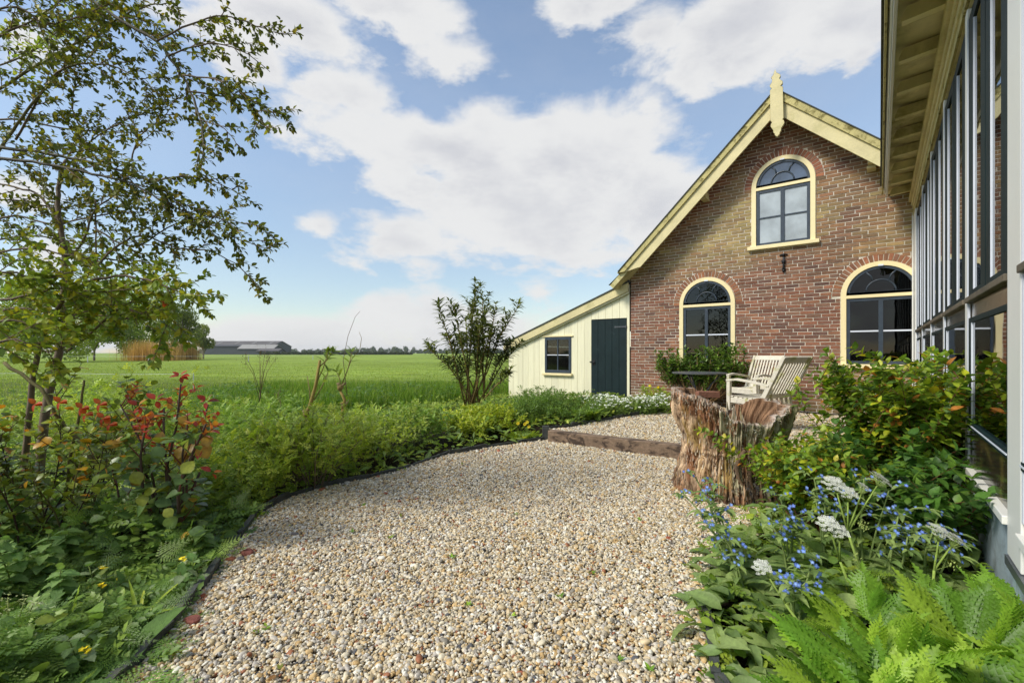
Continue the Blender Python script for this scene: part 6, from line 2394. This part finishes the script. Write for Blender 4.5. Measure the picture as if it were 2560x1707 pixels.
for k, (px, Y, s, lab) in enumerate([
        (60, 1.72, .24, 'large ferny leaves in the bottom left corner'), (190, 1.80, .22, 'ferny plant to the right of the corner ferny leaves'),
        (285, 1.72, .20, 'ferny plant just left of the two big pointed leaves'), (120, 1.58, .22, 'lowest ferny plant at the bottom edge of the left bed'),
        (230, 2.05, .20, 'ferny plant in front of the low nettle'), (255, 1.55, .20, 'ferny plant at the bottom of the photo beside the edging'),
        (330, 2.15, .16, 'small ferny plant under the yellow flowers'), (10, 2.0, .22, 'ferny plant cut by the left border of the photo'), (400, 2.25, .13, 'tiny ferny plant near the edging, right of the others')]):
    parsley(px, Y, s, lab, 220 + k)

BIG = cf((.11, .22, .06), (.13, .25, .07))
pl = Plant('broad_leaved_plant', 'plant with large pointed green leaves leaning over the dark edging, bottom left', 'plant', at(318, 0, 1.80), seed=240, lm='soft')
for (dx, dy, dz, s) in ((.55, .25, .95, .185), (1.0, .1, .35, .11), (.75, -.35, .45, .11), (-.7, -.5, .30, .16), (.2, -.8, .4, .11)):
    pl.stem([pl.b, pl.b + Vector((dx, dy, dz)) * .04], .004, .003, GSTEM, 5)
    pl.leaf('big', pl.b + Vector((dx, dy, dz)) * .04, (dx, dy, dz), s, BIG(), (-dx * .4, -.7, .8))
pl.finish(9)
pl = Plant('broad_leaved_plant', 'plant with one wide dock-like leaf at the bottom edge of the left bed', 'plant', at(168, 0, 1.52), seed=241, lm='soft')
for (dx, dy, dz, s) in ((.9, .2, .35, .16), (-.8, .2, .4, .12), (.1, .9, .7, .12), (.3, -.8, .3, .10)):
    pl.leaf('big', pl.b + Vector((0, 0, .06)), (dx, dy, dz), s, BIG(), (0, -.5, 1))
pl.finish(9)
pl = Plant('strap_leaved_plant', 'tuft of arching narrow strap leaves behind the big pointed leaf', 'plant', at(345, 0, 2.0), seed=242)
for k in range(12):
    a = pl.r.uniform(0, 6.28)
    pl.leaf('strap', pl.b, (math.cos(a) * .5, math.sin(a) * .5, 1), pl.r.uniform(.15, .26), FRESH(), (-math.cos(a), -math.sin(a), .3))
pl.finish(12)
for k, (px, Y, lab) in enumerate([(245, 2.18, 'dead-nettle with a bright yellow flower head in the left bed'), (470, 2.32, 'pale mottled dead-nettle at the gravel edge below the red rose'), (215, 1.72, 'dead-nettle with small yellow flowers near the bottom left corner')]):
    pl = Plant('yellow_dead_nettle', lab, 'flowers', at(px, 0, Y), 'yellow dead-nettles in the left bed', 250 + k, 'soft')
    for q in range(7):
        pts = pl.path(pl.b, (pl.r.uniform(-.7, .7), pl.r.uniform(-.6, .6), 1), pl.r.uniform(.12, .22), .3, .1, 4)
        pl.stem(pts, .003, .002, GSTEM, 4)
        pl.along(pts, .035, 'nettle', .055, cf((.16, .26, .12), (.10, .2, .06), (.24, .33, .2)), .15, .9, True)
        if q < (3, 1, 1)[k]:
            for w_ in range(7):
                a = w_ * 2.4
                pl.leaf('flower', pts[-1] + Vector((.010 * math.cos(a), .010 * math.sin(a), .008 * (w_ % 3))), (math.cos(a), math.sin(a), .2), .022, YEL(), (0, -.5, 1), part='flower', mt='petal')
    pl.finish(40)
pl = Plant('budding_umbel_plant', 'yellow green plant with clusters of cream buds, low at the left edge', 'plant', at(25, 0, 1.9), seed=260)
for (x, y) in ((20, 1492), (62, 1500), (85, 1508), (18, 1525), (120, 1655), (140, 1665), (100, 1672)):
    e = P(x, y, 1.78)
    pl.stem([pl.b, pl.b.lerp(e, .6), e], .003, .002, (.3, .36, .1), 4)
    for w_ in range(16):
        pl.leaf('small', e + Vector((pl.r.gauss(0, .014), pl.r.gauss(0, .01), pl.r.gauss(0, .010))), (pl.r.uniform(-1, 1), -.3, pl.r.uniform(0, 1)), .014, cf((.5, .55, .22), (.62, .64, .36))(), part='bud', mt='petal')
pl.finish(0)

# seedlings on the gravel
SEED = [(1545, 1660), (1170, 1520), (1625, 1685), (1290, 1290), (1280, 1550), (908, 1268), (975, 1350), (1400, 1500), (1600, 1305), (640, 1590), (665, 1580), (880, 1335), (1130, 1400), (1480, 1440)]
for k, (x, y) in enumerate(SEED):
    Yd = CZ * F / (y - 882)
    p = P(x, y, Yd); p.z = .012
    zone = ('at the bottom right of the gravel' if x > 1500 and y > 1600 else 'beside the stump' if x > 1500 else 'near the left gravel edge' if x < 700 else 'in the near middle of the gravel' if y > 1450 else 'in the far middle of the gravel' if x > 1000 else 'on the left part of the open gravel')
    pl = Plant('seedling', ('pair-leaved ' if k % 2 else '') + 'tiny green seedling ' + zone, 'seedling', p, 'tiny seedlings on the gravel', 270 + k)
    for q in range(5):
        a = q * 2.4 + k
        pl.leaf('glossy', p, (math.cos(a), math.sin(a), .8), pl.r.uniform(.018, .035), LIME(), (0, 0, 1))
    pl.finish(0)

# ------------------------------------------------------------------ the right bed
hy = Plant('st_johns_wort_shrub', 'large rounded shrub with yellow green leaves between the stump and the veranda', 'shrub', (2.84, 3.26, gz(2.84, 3.26)), seed=301)
HS = (.16, .07, .03)
bush(hy, hy.b, 56, 1.03, .40, .0055, HS, 7, .20, 'oval', .074, .038, HYP, .30, .9, .35, True, .30, .35, end=.95, tuft=3)
# dry fruit heads on some tips
for (x, y, Yk) in ((2080, 895, 3.3), (2405, 960, 2.9), (1815, 1105, 2.9), (2210, 1025, 3.0), (2430, 965, 2.9)):
    c = P(x, y, Yk)
    b = c + Vector((-.05, .05, -.16))
    hy.stem([b, b.lerp(c, .5), c], .003, .002, HS, 4)
    for q in range(9):
        hy.leaf('small', c + Vector((hy.r.gauss(0, .016), hy.r.gauss(0, .01), hy.r.gauss(0, .012))), (hy.r.uniform(-1, 1), 0, hy.r.uniform(-1, 1)), .016, (.05, .02, .02), part='fruit', mt='leaf')
hy.finish(300)
h2 = Plant('st_johns_wort_shrub', 'smaller yellow green shrub leaning over the right side of the stump', 'shrub', (2.10, 3.06, gz(2.10, 3.06)), seed=302)
bush(h2, (2.04, 3.02, h2.b.z), 34, .68, .62, .0045, HS, 6, .2, 'oval', .056, .034, HYP, .35, .9, .4, True, .16, .35, end=.95, tuft=3, az=(1.4, 4.6))
h2.finish(300)
h3 = Plant('st_johns_wort_shrub', 'low dark green shrub with wide leaves against the veranda window', 'shrub', (2.62, 2.72, gz(2.62, 2.72)), seed=303)
bush(h3, (2.50, 2.85, h3.b.z), 30, .80, .8, .005, HS, 5, .22, 'oval', .080, .045, cf((.06, .15, .03), (.08, .19, .035), (.05, .12, .03), (.12, .24, .04)), .25, .9, .5, True, .26, .3, end=.95, tuft=3)
h3.finish(300)
print('hyp', len(hy.lv), len(h2.lv), len(h3.lv))

for k, (bx, by, tx, ty, Yb, Yt, lab) in enumerate([
        (1850, 1500, 1738, 1192, 2.35, 2.50, 'blue flowering plant leaning left in front of the stump, leftmost of its kind'),
        (1870, 1520, 1795, 1325, 2.20, 2.22, 'short blue flowering plant at the gravel edge under the leftmost one'),
        (1975, 1480, 1950, 1240, 2.35, 2.38, 'blue flowering plant in front of the dark hollow of the stump'),
        (2065, 1470, 2035, 1195, 2.45, 2.52, 'blue flowering plant just left of the upper white umbels'),
        (2160, 1470, 2160, 1195, 2.45, 2.45, 'tall blue flowering plant between two upper white flower heads'),
        (2215, 1500, 2245, 1290, 2.20, 2.20, 'blue flowering plant with a thick stem, right of the middle white flower head'),
        (2310, 1480, 2345, 1290, 2.25, 2.25, 'blue flowering plant nearest to the veranda wall'),
        (1990, 1560, 2030, 1400, 1.95, 1.95, 'low blue flowering plant with broad drooping leaves in front of its neighbours')]):
    b = at(bx, 0, Yb)
    pl = Plant('blue_alkanet', lab, 'flowers', b, 'blue flowering alkanet plants in the right bed', 310 + k, 'soft')
    base = Vector(b); top = P(tx, ty, Yt)
    m_ = base.lerp(top, .5) + Vector((.02, 0, .03))
    nst = 4 if k != 1 else 3
    for s_ in range(nst):
        tp = top + Vector((0, 0, 0)) if s_ == 0 else top + Vector((pl.r.uniform(-.14, .14), pl.r.uniform(-.1, .12), pl.r.uniform(-.16, -.02)))
        mm = base.lerp(tp, .5) + Vector((pl.r.uniform(-.03, .03), 0, .03))
        pts = [base, base.lerp(mm, .5), mm, mm.lerp(tp, .5) + Vector((.005, 0, .01)), tp]
        pl.stem(pts, .0065, .003, (.20, .27, .08), 6)
        pl.along(pts, .055, 'comfrey', .14, ALK, .10, 1.0, False, .4, endsize=.38, mt='soft')
        # flowering side sprays near the top
        for q in range(5):
            t = .62 + .38 * q / 4
            i = min(3, int(t * 4)); p = pts[i].lerp(pts[i + 1], min(1, t * 4 - i))
            a = q * 2.3 + s_
            e = p + Vector((math.cos(a) * .045, math.sin(a) * .045, .025))
            pl.stem([p, e], .002, .0015, (.2, .26, .1), 4)
            for w_ in range(4):
                aa = pl.r.uniform(0, 6.28)
                pl.leaf('comfrey', e, (math.cos(aa), math.sin(aa), .3), pl.r.uniform(.035, .07), ALK())
            for w_ in range(3):
                c = e + Vector((pl.r.gauss(0, .013), pl.r.gauss(0, .010) - .008, pl.r.gauss(0, .010) + .010))
                pl.leaf('flower', c, (1, pl.r.uniform(-.4, .4), pl.r.uniform(-.6, .6)), pl.r.uniform(.017, .023), BLUE(), (pl.r.uniform(-.5, .5), -1, .8), part='flower', mt='petal')
    for q in range(9):
        a = q * 2.4 + k
        pl.leaf('comfrey', base + Vector((0, 0, .04)), (math.cos(a), math.sin(a), .75), pl.r.uniform(.17, .26), ALK(), (-math.cos(a) * .3, -math.sin(a) * .3, 1))
    pl.finish(110)

for k, (bx, Yb, heads, lab) in enumerate([
        (2180, 2.10, [(2085, 1205, 2.25, .115), (2120, 1228, 2.2, .10), (2205, 1195, 2.28, .12), (2160, 1215, 2.3, .07)], 'white umbel flower plant with three upper heads against the dark shrub'),
        (2150, 2.05, [(2070, 1305, 2.05, .10), (2098, 1325, 2.03, .09)], 'white umbel flower head in the middle of the blue flowers'),
        (2310, 1.95, [(2350, 1325, 2.05, .11), (2392, 1345, 2.03, .09)], 'white umbel flower head leaning right towards the veranda'),
        (2070, 1.75, [(1905, 1415, 1.95, .085)], 'small white umbel flower head leaning left on a long stem')]):
    pl = Plant('white_umbel_flower', lab, 'flowers', at(bx, 0, Yb), 'white umbel flowers in the right bed', 330 + k)
    fork = None
    for j, (x, y, Yk, s_) in enumerate(heads):
        c = P(x, y, Yk)
        low = pl.b.lerp(c, .62) + Vector((0, 0, .0)) if fork is None else fork
        if fork is None:
            pl.stem([pl.b, pl.b.lerp(low, .5) + Vector((.01, 0, 0)), low], .007, .005, (.26, .36, .07), 7)
            fork = low
        d = (c - low).normalized()
        pl.stem([low, low.lerp(c, .5), c - d * .05], .0045, .003, (.26, .36, .07), 6)
        tilt = Vector((d.x * .8, -.45, 1.0)).normalized()
        side = tilt.cross(Vector((0, 1, 0))).normalized(); s2 = tilt.cross(side)
        for q in range(15):
            rr = .115 * math.sqrt(q + .3) * s_ * .95; a = q * 2.4
            e = c + side * rr * math.cos(a) + s2 * rr * math.sin(a)
            pl.stem([c - d * .05, e], .0014, .001, (.3, .4, .1), 3)
        pl.leaf('umbel', c, tuple(side), s_, (.80, .81, .74), tuple(tilt), part='flower_head', mt='petal')
        pl.leaf('umbel', c + tilt * .004, tuple(s2), s_ * .92, (.76, .78, .70), tuple(tilt), part='flower_head', mt='petal')
        e = low + Vector((.05, -.02, .03))
        pl.stem([low, e], .002, .0015, (.3, .4, .1), 4)
        for q in range(10):
            pl.leaf('small', e + Vector((pl.r.gauss(0, .010), pl.r.gauss(0, .01), pl.r.gauss(0, .010))), (pl.r.uniform(-1, 1), 0, 1), .012, (.42, .5, .15), part='bud', mt='petal')
    for q in range(3):
        a = pl.r.uniform(0, 6.28)
        pl.leaf('fern', pl.b.lerp(fork, .3 + .2 * q), (math.cos(a), math.sin(a), .4), .14, LIME())
    pl.finish(30)

# bright ferny-leaved plants in the bottom right corner
tw = [(1.02, 1.33, .24, 'bright green toothed ferny plant at the bottom edge, nearest to the gravel'),
      (1.22, 1.55, .26, 'bright green ferny plant behind the one nearest the gravel'),
      (1.42, 1.28, .28, 'bright green ferny plant at the bottom edge in the middle of its group'),
      (1.62, 1.62, .28, 'bright green ferny plant with upright leaves under the right blue flowers'),
      (1.74, 1.34, .28, 'bright green ferny plant in the bottom right corner'),
      (1.98, 1.78, .26, 'bright green ferny plant touching the pale blue plinth'),
      (1.36, 1.80, .22, 'small ferny plant in front of the white umbel stems'),
      (1.92, 1.52, .28, 'tall ferny plant at the right border below the plinth')]
for k, (x, y, s_, lab) in enumerate(tw):
    pl = Plant('ferny_leaf_plant', lab, 'plant', (x, y, gz(x, y)), 'bright ferny-leaved plants in the bottom right corner', 350 + k)
    n = 15
    for q in range(n):
        a = q * 2.4 + pl.r.uniform(-.3, .3)
        up = pl.r.uniform(.25, 1.5)
        h = pl.r.uniform(.05, .19)
        base = pl.b + Vector((pl.r.uniform(-.05, .05), pl.r.uniform(-.05, .05), 0))
        j = base + Vector((math.cos(a) * .05, math.sin(a) * .05, h))
        pl.stem([base, base.lerp(j, .5), j], .004, .003, (.22, .34, .06), 5)
        c = LIME()
        pl.leaf('tansy%d' % (q % 3), j, (math.cos(a), math.sin(a), up), s_ * pl.r.uniform(.6, .98), c, (-math.cos(a) * .6, -math.sin(a) * .6 - .25, .7))
        if q % 5 == 0:
            pl.leaf('tansy%d' % (q % 3), j + Vector((0, 0, .03)), (math.cos(a) * .3, math.sin(a) * .3, 1), s_ * .5, np.array(c) * 1.2, (0, -1, .3))
    pl.finish(n + 4)
pl = Plant('fallen_twig', 'thin bare brown twig sticking out of the right bed over the gravel', 'twig', P(1920, 1635, 1.72), seed=370)
pl.stem([P(1920, 1632, 1.75), P(1860, 1628, 1.78), P(1805, 1618, 1.80), P(1765, 1598, 1.85), P(1740, 1602, 1.88)], .004, .0015, (.28, .17, .08), 5)
pl.stem([P(1815, 1620, 1.80), P(1785, 1570, 1.86), P(1778, 1540, 1.9)], .0025, .001, (.15, .10, .06), 4)
pl.finish(0)
# ------------------------------------------------------------------ the air over the field
hz = MB().box(-1500, 1500, -60, 1700, -3.0, 24.0).build('haze', M['soil'])
hm = bpy.data.materials.new('haze')
hm.use_nodes = True
T = NT(hm.node_tree)
out = T.new('ShaderNodeOutputMaterial')
pv = T.new('ShaderNodeVolumePrincipled', {'Color': (.86, .90, .95, 1), 'Density': 0.00022, 'Anisotropy': 0.3})
T.t.links.new(pv.outputs[0], out.inputs['Volume'])
hz.data.materials.clear()
hz.data.materials.append(hm)
tag(hz, kind='stuff')
